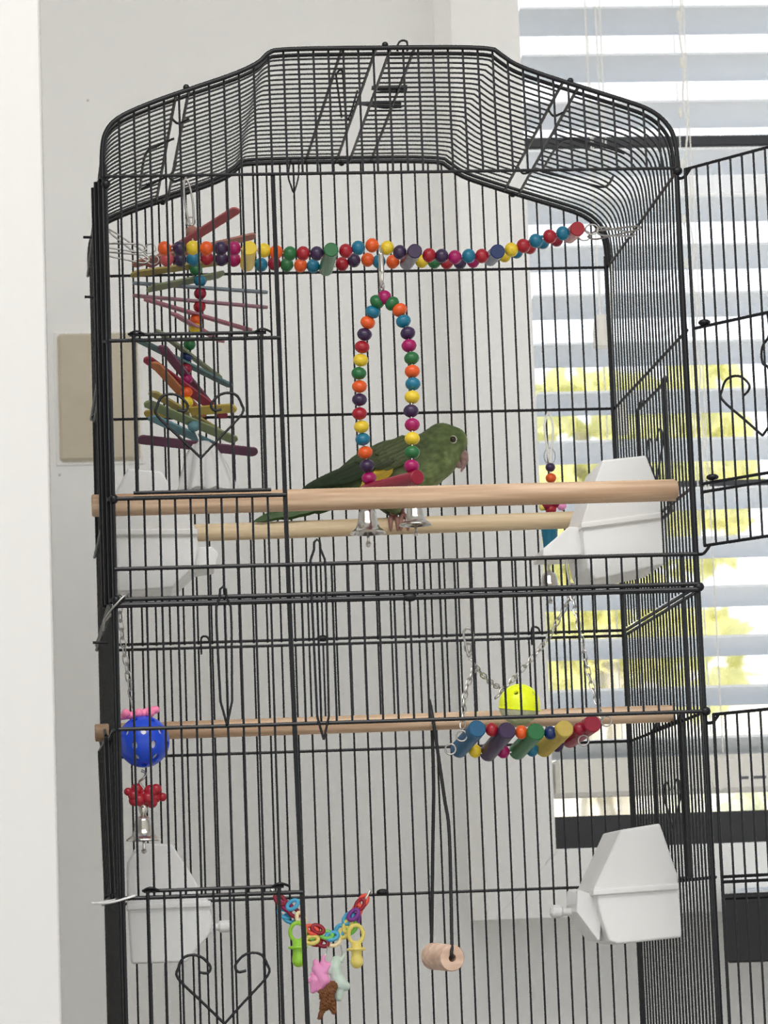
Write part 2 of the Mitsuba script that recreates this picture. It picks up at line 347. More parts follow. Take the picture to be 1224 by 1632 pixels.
# front panel: gable, fixed left column, middle band, open doorways
fp = sub(cage, 'front_panel')
J = 11
for i in range(1, NW):
    x = XW[i]
    rod(fp + '__wire', (x, 0, z2 if i < J else zT), (x, .0035, roof_z(x)), rw, K)
for i in range(1, J): rod(fp + '__wire', (XW[i], 0, z7), (XW[i], 0, z3), rw, K)
for i in range(J + 1, NW): rod(fp + '__wire', (XW[i], 0, z6), (XW[i], 0, zb_), rw, K)
for x, y in ((0, 0), (W, 0)):
    rod(fp + '__corner_post', (x, y, zend), (x, y, zT + .01), .0019, K)
rod(fp + '__jamb', (JX - .002, 0, zT), (JX, 0, zs), .0018, K)
rod(fp + '__jamb', (JX, 0, zs), (JX + .006, 0, zend), .0019, K)
for z, r, x1 in ((zT, rr, W), (z3, rr + .0003, JX), (zb_, rr + .0003, W), (zs - .0022, .0022, W), (zs + .0022, .0018, W), (z6, rr + .0002, W), (z7, rr + .0003, JX + .003), (z2, rr + .0002, JX)):
    rod(fp + '__rail', (0, -.002, z), (x1, -.002, z), r, K)
# the long wire latches on the band
for q, zlo in (((.1575, 1.3020), 1.150), ((.0832, 1.267), 1.164)):
    x, zt_ = q
    wire(fp, 'latch_loop', [(x, -.004, zlo - .004), (x - .0045, -.004, zlo + .014), (x - .0058, -.004, zt_ - .03), (x - .0056, -.004, zt_ - .016), (x - .0026, -.004, zt_ - .008), (x - .0022, -.004, zt_ - .002), (x, -.004, zt_),
                            (x + .0022, -.004, zt_ - .002), (x + .0026, -.004, zt_ - .008), (x + .0056, -.004, zt_ - .016), (x + .0058, -.004, zt_ - .03), (x + .0045, -.004, zlo + .014), (x, -.004, zlo - .004)], .0010, smooth_path=False)
put(fp + '__clip', placed(trimesh.creation.icosphere(2, 1), (.2285, -.002, zs - .002), np.diag([.006, .0035, .0035])), K, True)
for (z) in (zT - .002, zs, z6): put(fp + '__clip', placed(trimesh.creation.icosphere(1, 1), (W + .0005, -.001, z), np.diag([.0042, .004, .0038])), K, True)
for (z) in (zT - .006, zs + .002, z3): put(fp + '__clip', placed(trimesh.creation.icosphere(1, 1), (.0005, -.001, z), np.diag([.0038, .004, .004])), K, True)
def heart(parent, c, w, h, lean=0.):
    x, y, z = c
    half = [(0, -.5), (.22, -.28), (.50, 0), (.495, .12), (.44, .22), (.34, .25), (.23, .22), (.14, .12), (.17, .05), (.26, .06)]
    for s in (-1, 1): wire(parent, 'heart_wire', [(x + s * a * w, y, z + b * h) for a, b in half], .00105)
# small sliding feeder doors in the fixed column
def feeder_door(x0, x1, zl, zh, hc, hw, hh, yy=-.0045):
    fd = sub(cage, 'feeder_door')
    for x in (x0, x1): rod(fd + '__frame_bar', (x, yy, zl), (x, yy, zh), .0014, K)
    for z in (zl, zh): rod(fd + '__frame_bar', (x0 - .003, yy, z), (x1 + .004, yy, z), .0014, K)
    for sx in (x0 + .002, x1 + .001): wire(fd, 'handle_loop', [(sx - .006, yy - .001, zh), (sx, yy - .003, zh + .0022), (sx + .007, yy - .001, zh)], .0010)
    n = max(2, round((x1 - x0) / .0121))
    for i in range(1, n): rod(fd + '__wire', (x0 + (x1 - x0) * i / n, yy, zl), (x0 + (x1 - x0) * i / n, yy, zh), rw, K)
    if hc: heart(fd, (hc[0], yy - .0015, hc[1]), hw, hh)
feeder_door(.0190, .1190, z3 + .004, z2 + .004, (.0690, 1.402), .066, .068)
feeder_door(.0190, .1190, zt7 + .22, z7 + .005, (.0745, .968), .068, .070)
for i in range(1, J): rod(fp + '__wire', (XW[i], 0, zend), (XW[i], 0, zt7 + .222), rw, K)
rod(fp + '__rail', (0, -.001, zt7 + .222), (JX + .005, -.001, zt7 + .222), rr, K)

# back panel
bp = sub(cage, 'back_panel')
def bx(x): return sk(x, D)
for i in range(1, NW):
    x = XW[i]
    rod(bp + '__wire', (bx(x), D, zs), (bx(x), D, roof_z(x)), rw, K)
    rod(bp + '__wire', (bx(x), D, zend), (bx(x), D, zs - .004), rw, K)
for x in (0, W): rod(bp + '__corner_post', (bx(x), D, zend), (bx(x), D, zT + .01), .0021, K)
for z, r in ((zT, rr), (z2, rr), (zs + .0022, rr), (zs - .0026, rr), (z6, rr), (z7, rr)):
    rod(bp + '__rail', (bx(0), D + .002, z), (W, D + .002, z), r, K)
for px_, z in ((.184, zs + .0025), (.2295, z7 + .002)): put(bp + '__clip', placed(trimesh.creation.icosphere(2, 1), (px_, D, z), np.diag([.0055, .003, .003])), K, True)
for q in [(0.0761, 0.3560, 1.2640), (0.3736, 0.3560, 1.2640)]:
    wire(bp, 'hook', [(q[0] - .001, D - .002, q[2] - .016), (q[0] - .001, D - .002, q[2] - .003), (q[0] + .001, D - .003, q[2]), (q[0] + .005, D - .003, q[2] - .001), (q[0] + .007, D - .003, q[2] - .006)], .0010)
wire(bp, 'hook', [(.1700, D - .003, 1.702), (.1668, D - .004, 1.685), (.1690, D - .004, 1.675), (.1712, D - .004, 1.669), (.1738, D - .004, 1.675), (.1762, D - .004, 1.685), (.1770, D - .003, 1.702)], .0008)

# side panels (their upper wires are the hoops of the roof)
for name, xa in (('left_panel', -.002), ('right_panel', W)):
    sp = sub(cage, name)
    X = lambda y, xa=xa: sk(xa, y) if xa < .1 else xa
    for i in range(1, NH): rod(sp + '__wire', (X(D * i / NH), D * i / NH, zend), (X(D * i / NH), D * i / NH, zs - .003), rw, K)
    o = -.0018 if xa < .1 else .0018
    for z, r in ((zT, rr), (z2, rr), (z3, rr), (zs + .002, rr + .0002), (zs - .002, rr + .0002), (z6, rr), (z7, rr)):
        rod(sp + '__rail', (X(0) + o, 0, z), (X(D) + o, D, z), r, K)
    for zl, zh in ((z3 - .005, 1.4415), (z7 + .002, z6 + .002)):
        for y in (.112, .118, .245): rod(sp + '__door_bar', (X(y) + o * 1.6, y, zl), (X(y) + o * 1.6, y, zh), .0015, K)
        for z in (zl, zh): rod(sp + '__door_bar', (X(.108) + o * 1.6, .108, z), (X(.25) + o * 1.6, .25, z), .0013, K)
        for y in (.12, .235):
            wire(sp, 'handle_loop', [(X(y) + o * 2, y - .012, zh + .001), (X(y) + o * 2.6, y, zh + .006), (X(y) + o * 2, y + .012, zh + .001)], .0013)
    heart_y = .178
    if xa > .1:
        for zc in (1.395, 1.10):
            for s in (-1, 1): wire(sp, 'heart_wire', [(X(0) + .004, heart_y + s * a * .075, zc + b * .055) for a, b in [(0, -.5), (.22, -.28), (.5, 0), (.495, .12), (.44, .22), (.34, .25), (.23, .22), (.14, .12)]], .0009)
    else:
        for z in (1.570, 1.520, 1.236): rod(sp + '__stub_wire', (X(.10) - .001, .10, z), (X(.10) - .013, .10, z + .0005), .0011, K)
        for x_, y_ in ((-.0072, .012), (-.0040, .006), (-.0095, .030)): rod(sp + '__edge_bar', (x_, y_, 1.594), (x_ + .0005, y_, zs), .0019, K)
        # lower feeder flap, tipped a little outwards
        for y in (.05, .06, .20, .21): rod(sp + '__flap_bar', (X(y) - .006, y, 1.156), (X(y) - .0035, y, 1.035), .0018, K)
        for y in range(7): rod(sp + '__flap_bar', (X(.07 + .02 * y) - .006, .07 + .02 * y, 1.156), (X(.07 + .02 * y) - .0035, .07 + .02 * y, 1.035), .0009, K)
        rod(sp + '__flap_bar', (X(.05) - .006, .05, 1.156), (X(.21) - .006, .21, 1.156), .0014, K)

# the two front doors, swung open to the right
ang = math.radians(-51)
DX, DY = math.cos(ang), math.sin(ang)
def door(zl, zh, rails, hz, hu=.0665):
    d = sub(cage, 'door')
    L = W - JX - .004
    A = lambda u, z, o=0.: (W + .003 + u * DX - o * DY, -.002 + u * DY + o * DX, z)
    for u, r in ((.0045, .0013), (L, .0015)): rod(d + '__frame_bar', A(u, zl), A(u, zh), r, K)
    for z in (zl, zh) + tuple(rails): rod(d + '__frame_bar', A(.004, z), A(L, z), .00125, K)
    for z in (zl, zh):
        wire(d, 'hinge_loop', [A(.010, z), A(.004, z - .0055), A(-.0015, z - .0062), A(-.004, z - .004)], .0013)
    for i in range(1, 27): rod(d + '__wire', A(.0045 + (L - .0045) * i / 27, zl), A(.0045 + (L - .0045) * i / 27, zh), rw, K)
    for s in (-1, 1):
        wire(d, 'heart_wire', [A(hu + s * a * .076, hz + b * .068, .002) for a, b in [(0, -.5), (.22, -.28), (.5, 0), (.495, .12), (.44, .22), (.34, .25), (.23, .22), (.14, .12), (.15, .05), (.22, .0)]], .0010)
    return A, d
A1_, d1 = door(zb_ + .006, zT - .002, (z2, z3, z3 - .0065), 1.402)
wire(d1, 'latch_wire', [A1_(.078, z2, .002), A1_(.0785, 1.446, .002), A1_(.071, 1.437, .002), A1_(.0705, 1.425, .002), A1_(.078, 1.412, .002), A1_(.0785, 1.345, .002)], .0010)
A2_, d2 = door(zt7 + .05, z6 - .003, (z7, z7 - .004), .945, .094)
for z in (z2 + .001, z3 + .002):
    put(d1 + '__clip', placed(trimesh.creation.icosphere(1, 1), A1_(.016, z + .002), np.diag([.005, .005, .0026])), K, True)
# base: tray and legs
base = sub(cage, 'base')
put(base + '__tray', tm(m3.Manifold.cube([W + .03, D + .03, .06]).translate([-.022, -.012, zend - .055]) - m3.Manifold.cube([W + .022, D + .022, .06]).translate([-.018, -.008, zend - .05])), 'tray_black')
for x in (-.012, W - .002):
    for y in (.0, D - .01): put(base + '__leg', rbox(x, x + .018, y, y + .018, 0.0, zend - .055, .002), 'tray_black')
put(base + '__shelf', rbox(-.012, W + .016, 0, D + .008, .16, .175, .002), 'tray_black')

# zip ties and the outside parts of the left feeder
for q in [(-0.0040, 0.0000, 1.2517), (-0.0147, 0.0000, 1.0282)]:
    kz = thing('zip_tie', 'pale zip tie round the left front corner of the cage, ' + ('at the middle seam' if q[2] > 1.2 else 'level with the lower feeder'), 'zip tie', 'zip ties on the left corner')
    a = np.array(q)
    lo = [(a[0] + .012, -.004, a[2] + .011), (a[0] + .002, -.005, a[2] + .001), (a[0] - .005, .01, a[2] - .007), (a[0] - .002, .02, a[2] - .004), (a[0] + .013, .006, a[2] + .010)] if q[2] > 1.2 else \
         [(a[0] + .022, -.005, a[2] + .003), (a[0] + .005, -.005, a[2] - .001), (a[0] - .006, .01, a[2] - .001), (a[0] + .004, .02, a[2] + .0006), (a[0] + .022, .006, a[2] + .003)]
    put(kz + '__strap', tube(curve(lo, 40, True), .0009, 6, True), 'white_plastic' if q[2] < 1.2 else 'zinc_wire', 60)
    put(kz + '__tail', tube([lo[2], (lo[2][0] - .003, .01, lo[2][2] + .0006)] if q[2] < 1.2 else [lo[2], (lo[2][0] - .001, .012, lo[2][2] - .008)], .0009, 6), 'white_plastic' if q[2] < 1.2 else 'zinc_wire')

# ------------------------------------------------------------------ perches
def perch(label, a, b, r, mat):
    k = thing('perch', label, 'perch', 'wooden dowel perches')
    dowel(k + '__dowel', a, b, r, mat)
    return k
perch('long wooden dowel perch across the cage in front of the parrot', (-0.0172, 0.0760, 1.3443), (0.4587, 0.0760, 1.3455), .0090, 'perch_wood')
perch('pale wooden dowel perch the parrot stands on, behind the front one', (.012, .29, 1.3483), (.448, .29, 1.3525), .0076, 'perch_wood_pale')
perch('lower wooden dowel perch behind the yellow ball', (-0.0195, 0.1450, 1.1669), (0.4597, 0.1450, 1.1681), .0072, 'perch_wood')

# ------------------------------------------------------------------ feeders
def prism(poly, y0, y1, r=.0022):
    """the rounded convex block over a profile in x and z"""
    p = np.array([(q[0], q[2]) for q in poly]); c = p.mean(0)
    pts = [(x - r * (x - c[0]) / max(1e-6, math.hypot(x - c[0], z - c[1])) * 1.3, z - r * (z - c[1]) / max(1e-6, math.hypot(x - c[0], z - c[1])) * 1.3) for x, z in p]
    return m3.Manifold.batch_hull([ball((x, y, z), r, 10) for x, z in pts for y in (y0 + r, y1 - r)])
def feeder(label, hood, cup, seam, lip, stub, rk, hang):
    """hooded plastic feeder: hood, cup, rim, lip and perch stub from their profiles"""
    k = thing('feeder', label, 'feeder', 'white plastic feeders')
    y0, y1 = .148, .240
    ym = (y0 + y1) / 2
    put(k + '__hood', tm(prism(hood, y0, y1)), 'white_plastic', 35)
    put(k + '__cup', tm(prism(cup, y0 + .002, y1 - .002)), 'white_plastic', 35)
    (xa, _, za), (xb, _, zb) = seam
    put(k + '__rim', tm(m3.Manifold.batch_hull([ball((x, y, z + o), .0012, 8) for x, z in ((xa, za), (xb, zb)) for y in (y0 - .0002, y1 + .0002) for o in (-.0012, .0018)])), 'white_plastic', 35)
    put(k + '__lip', tm(prism(lip, ym - .030, ym + .030, .0014) - prism([(q[0], 0, q[2] + .007) for q in lip], ym - .027, ym + .027, .0010)), 'white_plastic', 35)
    if stub:
        a, b = np.array(stub[0]), np.array(stub[1])
        a[1] = b[1] = ym; d = (b - a) / np.linalg.norm(b - a)
        dowel(k + '__perch_stub', a, b, rk * .62, 'white_plastic')
        dowel(k + '__stub_knob', b - d * .006, b + d * .005, rk, 'white_plastic', ch=.35)
    for y in (y0 + .012, y1 - .012):
        put(k + '__hook', rbox(hang[0] - .003, hang[0] + .003, y - .004, y + .004, hang[1] - .004, hang[1] + .012, .0008), 'white_plastic')
    return k
feeder('white hooded plastic feeder low on the right side of the cage', [(0.4113, 0.1480, 1.0743), (0.4441, 0.1480, 1.0778), (0.4580, 0.1480, 1.0309), (0.4576, 0.1480, 1.0243), (0.3848, 0.1480, 1.0223), (0.3905, 0.1480, 1.0323), (0.4028, 0.1480, 1.0504)], [(0.3879, 0.1480, 1.0216), (0.4576, 0.1480, 1.0238), (0.4601, 0.1480, 0.9908), (0.4582, 0.1480, 0.9847), (0.4026, 0.1480, 0.9802), (0.3965, 0.1480, 0.9829), (0.3898, 0.1480, 1.0062)],
       [(0.3864, 0.1480, 1.0227), (0.4572, 0.1480, 1.0253)], [(0.3879, 0.1480, 1.0221), (0.3756, 0.1480, 1.0262), (0.3727, 0.1480, 1.0084), (0.3766, 0.1480, 1.0031), (0.3913, 0.1480, 0.9831), (0.3949, 0.1480, 1.0035)], [(0.3768, 0.1480, 1.0077), (0.3607, 0.1480, 1.0088)], .0055, (.459, 1.034))
feeder('white hooded plastic feeder at the right end of the front perch', [(0.4103, 0.1480, 1.3836), (0.4478, 0.1480, 1.3864), (0.4499, 0.1480, 1.3634), (0.4636, 0.1480, 1.3380), (0.4634, 0.1480, 1.3343), (0.3896, 0.1480, 1.3277), (0.3958, 0.1480, 1.3477), (0.4084, 0.1480, 1.3650)], [(0.3906, 0.1480, 1.3271), (0.4634, 0.1480, 1.3348), (0.4643, 0.1480, 1.3008), (0.4603, 0.1480, 1.2946), (0.4047, 0.1480, 1.2870), (0.3986, 0.1480, 1.2825), (0.3932, 0.1480, 1.2921), (0.3907, 0.1480, 1.3049)],
       [(0.3907, 0.1480, 1.3276), (0.4634, 0.1480, 1.3354)], [(0.3939, 0.1480, 1.3286), (0.3833, 0.1480, 1.3299), (0.3718, 0.1480, 1.3218), (0.3586, 0.1480, 1.3099), (0.3584, 0.1480, 1.3052), (0.3776, 0.1480, 1.3100), (0.3939, 0.1480, 1.3053)], None, .005, (.462, 1.345))
feeder('white hooded plastic feeder at the left end of the front perch', [(0.0125, 0.1480, 1.3855), (0.0399, 0.1480, 1.3833), (0.0436, 0.1480, 1.3642), (0.0535, 0.1480, 1.3456), (0.0646, 0.1480, 1.3364), (0.0681, 0.1480, 1.3306), (-0.0002, 0.1480, 1.3313), (0.0006, 0.1480, 1.3642)], [(0.0003, 0.1480, 1.3318), (0.0681, 0.1480, 1.3311), (0.0704, 0.1480, 1.3200), (0.0668, 0.1480, 1.3023), (0.0522, 0.1480, 1.2985), (0.0471, 0.1480, 1.2846), (0.0017, 0.1480, 1.2832)],
       [(0.0008, 0.1480, 1.3318), (0.0681, 0.1480, 1.3306)], [(0.0610, 0.1480, 1.3203), (0.0703, 0.1480, 1.3179), (0.0818, 0.1480, 1.3203), (0.0868, 0.1480, 1.3149), (0.0844, 0.1480, 1.3045), (0.0667, 0.1480, 1.3018), (0.0606, 0.1480, 1.3035)], None, .006, (-.004, 1.334))
feeder('white hooded plastic feeder low on the left side of the cage', [(0.0129, 0.1480, 1.0767), (0.0409, 0.1480, 1.0752), (0.0518, 0.1480, 1.0438), (0.0696, 0.1480, 1.0254), (0.0035, 0.1480, 1.0243), (0.0034, 0.1480, 1.0607)], [(0.0035, 0.1480, 1.0248), (0.0702, 0.1480, 1.0254), (0.0728, 0.1480, 1.0117), (0.0700, 0.1480, 1.0006), (0.0612, 0.1480, 0.9959), (0.0495, 0.1480, 0.9782), (0.0049, 0.1480, 0.9799)],
       [(0.0040, 0.1480, 1.0248), (0.0701, 0.1480, 1.0249)], [(0.0654, 0.1480, 1.0180), (0.0728, 0.1480, 1.0117), (0.0747, 0.1480, 1.0070), (0.0715, 0.1480, 1.0011), (0.0622, 0.1480, 0.9974)], [(0.0706, 0.1480, 1.0062), (0.0839, 0.1480, 1.0067)], .0050, (-.003, 1.034))

# ------------------------------------------------------------------ bead bridge
BD = .0125
br = thing('bead_bridge', 'hanging bridge of coloured wooden beads strung across the top of the cage', 'bird toy')
near = [(0.0485, 0.1700, 1.5761, 'o'), (0.0612, 0.1700, 1.5759, 'p'), (0.0724, 0.1700, 1.5763, 'y'), (0.0840, 0.1700, 1.5755, 'o'), (0.0962, 0.1700, 1.5753, 'p'), (0.1074, 0.1700, 1.5751, 'm'), (0.1201, 0.1700, 1.5738, ''), (0.1328, 0.1700, 1.5730, 'y'), (0.1429, 0.1700, 1.5712, 'o'), (0.1546, 0.1700, 1.5699, 'g'), (0.1658, 0.1700, 1.5698, 'r'), (0.1775, 0.1700, 1.5695, 'p'), (0.1893, 0.1700, 1.5710, ''), (0.2022, 0.1700, 1.5713, 'r'), (0.2130, 0.1700, 1.5738, 't'), (0.2248, 0.1700, 1.5758, 'o'), (0.2376, 0.1700, 1.5734, 'y'), (0.2482, 0.1700, 1.5694, 'p'), (0.2605, 0.1700, 1.5692, ''), (0.2733, 0.1700, 1.5663, 'r'), (0.2840, 0.1700, 1.5655, 'p'), (0.2953, 0.1700, 1.5642, 'm'), (0.3072, 0.1700, 1.5651, 't'), (0.3185, 0.1700, 1.5649, 'r'), (0.3316, 0.1700, 1.5680, ''), (0.3441, 0.1700, 1.5700, 'y'), (0.3545, 0.1700, 1.5731, 'r'), (0.3655, 0.1700, 1.5773, 't'), (0.3776, 0.1700, 1.5809, 'r'), (0.3891, 0.1700, 1.5835, 't'), (0.4012, 0.1700, 1.5866, '')]
far = [(0.0517, 0.2350, 1.5812, 'k'), (0.0631, 0.2350, 1.5810, 'p'), (0.0745, 0.2350, 1.5813, 't'), (0.0865, 0.2350, 1.5817, 'r'), (0.0990, 0.2350, 1.5809, 'p'), (0.1099, 0.2350, 1.5801, 'm'), (0.1212, 0.2350, 1.5766, ''), (0.1332, 0.2350, 1.5753, 't'), (0.1447, 0.2350, 1.5762, 'c'), (0.1556, 0.2350, 1.5749, 'g'), (0.1676, 0.2350, 1.5741, 'o'), (0.1785, 0.2350, 1.5734, 't'), (0.1899, 0.2350, 1.5715, ''), (0.2038, 0.2350, 1.5746, 'r'), (0.2143, 0.2350, 1.5778, 'p'), (0.2264, 0.2350, 1.5781, 'o'), (0.2362, 0.2350, 1.5763, 't'), (0.2483, 0.2350, 1.5760, 'o'), (0.2609, 0.2350, 1.5753, ''), (0.2737, 0.2350, 1.5762, 'y'), (0.2847, 0.2350, 1.5754, 'g'), (0.2957, 0.2350, 1.5747, 'r'), (0.3073, 0.2350, 1.5744, 'p'), (0.3189, 0.2350, 1.5754, 'm'), (0.3345, 0.2350, 1.5773, ''), (0.3468, 0.2350, 1.5799, 'y'), (0.3574, 0.2350, 1.5831, 't'), (0.3693, 0.2350, 1.5869, 'r'), (0.3811, 0.2350, 1.5912, 't'), (0.3934, 0.2350, 1.5932, 'c'), (0.4053, 0.2350, 1.5964, '')]
for row in (near, far):
    pts = [np.array(q[:3]) for q in row]
    for i, q in enumerate(row):
        d = pts[min(i + 1, len(pts) - 1)] - pts[max(i - 1, 0)]
        if q[3]: bead(br + '__bead', q[:3], BD, 'bead_' + q[3], d)
    put(br + '__wire', tube(curve(pts, 120), .0009), 'zinc_wire', 60)
for (n_, f_), c_ in zip([(a_, b_) for a_, b_ in zip(near, far) if a_[3] == ''], ('y', 'g', 'p', 'n', 'r')):
    a, b = np.array(n_[:3]), np.array(f_[:3]); d = (b - a) / np.linalg.norm(b - a)
    dowel(br + '__rung', a - d * .008, b + d * .006, .0062, 'bead_' + c_)
def ring(key, c, r, w=.0008, n=(0, 1, 0), sq=1., mat='zinc_wire'):
    R = frame(n)
    put(key, tube([tuple(np.array(c) + R @ np.array([r * math.cos(t), r * sq * math.sin(t), 0])) for t in np.linspace(0, 2 * math.pi, 18, False)], w, 6, True), mat, 60)
def hook_pair(key, a, b, n=2):
    a, b = np.array(a), np.array(b)
    for s in (-1, 1):
        m = (a + b) / 2
        put(key, tube(curve([a, a + (b - a) * .15 + [0, 0, s * .0035], m + [0, 0, s * .0028], b - (b - a) * .1 + [0, s * .002, s * .0022], b], 24), .0008), 'zinc_wire', 60)
for a, b in ((near[0][:3], (-0.0016, 0.1700, 1.5797)), (far[0][:3], (-0.0018, 0.2350, 1.5876)), (far[0][:3], (0.0014, 0.2350, 1.6087))):
    a = np.array(a) - [.007, 0, 0]
    hook_pair(br + '__hook', a - [.008, 0, 0], b)
    ring(br + '__ring', (a[0] - .005, a[1], a[2]), .0050, .0006, (.15, 1, 0), .8)
for a, b in ((near[-1][:3], (0.4575, 0.2030, 1.5891)), (far[-1][:3], (0.4575, 0.1712, 1.5881))):
    a = np.array(a) + [.008, 0, 0]
    hook_pair(br + '__hook', a + [.008, 0, -.001], b)
    ring(br + '__ring', (a[0] + .005, a[1], a[2]), .0055, .0007, (.15, 1, 0), .8)

# ------------------------------------------------------------------ ice-lolly stick toy
st = thing('stick_toy', 'hanging toy of coloured lolly sticks fanned round a string of beads', 'bird toy')
YS = .298
SL = .1145
def stick(key, a, b, t, c, s):
    """a, b: where its ends lie, in the plane of the string; the rest of its length goes in depth (s: +1 right end to the back)"""
    a, b = np.array(a), np.array(b)
    d2 = SL ** 2 - (b[0] - a[0]) ** 2 - (b[2] - a[2]) ** 2
    dy = math.sqrt(max(d2, 0)) / 2
    a[1] -= s * dy; b[1] += s * dy
    phi = math.asin(min(.98, max(.02, (t - 3.0) / 16.5)))     # how far its broad face is rolled towards the front
    w = (b - a) / np.linalg.norm(b - a)
    fc = np.array([0, -1., -.1]); fc = fc - w * (fc @ w); fc /= np.linalg.norm(fc)
    ed = np.cross(w, fc)
    if ed[2] < 0: ed = -ed
    nn = ed * math.cos(phi) - fc * math.sin(phi)
    L = np.linalg.norm(b - a)
    m = trimesh.creation.extrude_polygon(LineString([(-L / 2 + .0047, 0), (L / 2 - .0047, 0)]).buffer(.0047, quad_segs=6), .0019)
    m.apply_translation([0, 0, -.00095])
    m.apply_transform(np.array(mat4(np.stack([w, np.cross(nn, w), nn], 1), (a + b) / 2).matrix).reshape(4, 4))
    put(key, m, 'stick_' + c, False)
SA = [(0.0363, 0.2980, 1.5987, 14, 'r', -1), (0.0222, 0.2980, 1.5904, 10, 'k', 1), (0.0207, 0.2980, 1.5756, 9, 'y', 1), (0.0348, 0.2980, 1.5600, 9, 'g', 1), (0.0218, 0.2980, 1.5750, 4, 'b', 1), (0.0215, 0.2980, 1.5637, 4, 'v', 1), (0.0318, 0.2980, 1.5538, 5, 'w', 1), (0.0552, 0.2980, 1.5364, 4, 'w', 1), (0.0421, 0.2980, 1.5219, 6, 'g', 1), (0.0232, 0.2980, 1.5178, 8, 't', 1), (0.0450, 0.2980, 1.5077, 13, 'p', 1), (0.0310, 0.2980, 1.4995, 14, 'c', 1), (0.0380, 0.2980, 1.4932, 13, 'o', 1), (0.0306, 0.2980, 1.4635, 14, 'l', -1), (0.0351, 0.2980, 1.4679, 10, 'y', 1), (0.0300, 0.2980, 1.4602, 14, 'e', 1), (0.0340, 0.2980, 1.4460, 12, 's', 1), (0.0226, 0.2980, 1.4312, 15, 'u', 1)]
SB = [(0.1159, 0.2980, 1.6316), (0.1329, 0.2980, 1.6176), (0.1122, 0.2980, 1.6014), (0.1041, 0.2980, 1.5912), (0.1418, 0.2980, 1.5643), (0.1414, 0.2980, 1.5506), (0.1275, 0.2980, 1.5361), (0.1012, 0.2980, 1.5309), (0.0985, 0.2980, 1.4970), (0.1088, 0.2980, 1.4861), (0.0879, 0.2980, 1.4735), (0.1024, 0.2980, 1.4597), (0.0825, 0.2980, 1.4624), (0.1083, 0.2980, 1.4534), (0.0949, 0.2980, 1.4486), (0.1112, 0.2980, 1.4376), (0.0961, 0.2980, 1.4329), (0.1290, 0.2980, 1.4237)]
for q, b in zip(SA, SB): stick(st + '__stick', q[:3], b, *q[3:])
sb = [(0.0759, 0.2980, 1.6208, 'k'), (0.0783, 0.2980, 1.5860, 'g'), (0.0819, 0.2980, 1.5756, 't'), (0.0816, 0.2980, 1.5643, 'c'), (0.0807, 0.2980, 1.5523, 'r'), (0.0770, 0.2980, 1.5405, 'o'), (0.0762, 0.2980, 1.5331, 'y'), (0.0708, 0.2980, 1.5185, 'g'), (0.0678, 0.2980, 1.5078, 'n'), (0.0669, 0.2980, 1.4965, 'c'), (0.0672, 0.2980, 1.4875, 'm'), (0.0669, 0.2980, 1.4757, 'o'), (0.0672, 0.2980, 1.4667, 'y'), (0.0726, 0.2980, 1.4452, 's')]
for q in sb: bead(st + '__bead', q[:3], .0112, ('stick_' if q[3] in 'ks' else 'bead_') + q[3], (0, .1, 1))
put(st + '__string', tube(curve([q[:3] for q in sb] + [(0.0793, 0.2980, 1.4265)], 60), .0008), 'cord_white')
link = (0.0738, 0.2980, 1.6662)
put(st + '__link', tube(curve([(link[0] + .0035 * math.cos(t) - .002 * math.sin(t), YS + .001 * math.sin(t), link[2] - .0185 + .0215 * math.sin(t)) for t in np.linspace(0, 2 * math.pi, 14, False)], 56, True), .0010, 6, True), 'zinc_wire', 60)
put(st + '__ring', tube([(sb[0][0] + .004 * math.cos(t) - .001, YS, sb[0][2] + .009 + .004 * math.sin(t)) for t in np.linspace(0, 2 * math.pi, 16, False)], .0007, 5, True), 'zinc_wire', 60)
# frosted ruffled bell at its lower end
bt = (0.0795, 0.3000, 1.4313)
V, F = [], []
NS, NT = 64, 14
for layer in range(2):
    for j in range(NT):
        f = j / (NT - 1)
        R0 = .006 + .0185 * f ** .6 - layer * .0012
        for i in range(NS):
            a = 2 * math.pi * i / NS
            r = R0 * (1 + (.05 + .10 * f) * math.sin(9 * a + 2.2 * f) + .05 * math.sin(17 * a + 5 * f))
            V.append((bt[0] + .004 * f + r * math.cos(a), bt[1] + r * math.sin(a), bt[2] - .044 * f + .0015 * math.sin(9 * a) * f))
for layer in range(2):
    o = layer * NS * NT
    for j in range(NT - 1):
        for i in range(NS):
            a, b = o + j * NS + i, o + j * NS + (i + 1) % NS
            q = [[a, a + NS, b + NS], [a, b + NS, b]]
            F += q if layer == 0 else [x[::-1] for x in q]
for i in range(NS):
    a, b = (NT - 1) * NS + i, (NT - 1) * NS + (i + 1) % NS; o = NS * NT
    F += [[a, a + o, b + o], [a, b + o, b]]
    c, d = i, (i + 1) % NS
    F += [[c, d, d + o], [c, d + o, c + o]]
put(st + '__frosted_bell', trimesh.Trimesh(V, F, process=False), 'frosted', True, 'frosted translucent ruffled plastic bell')

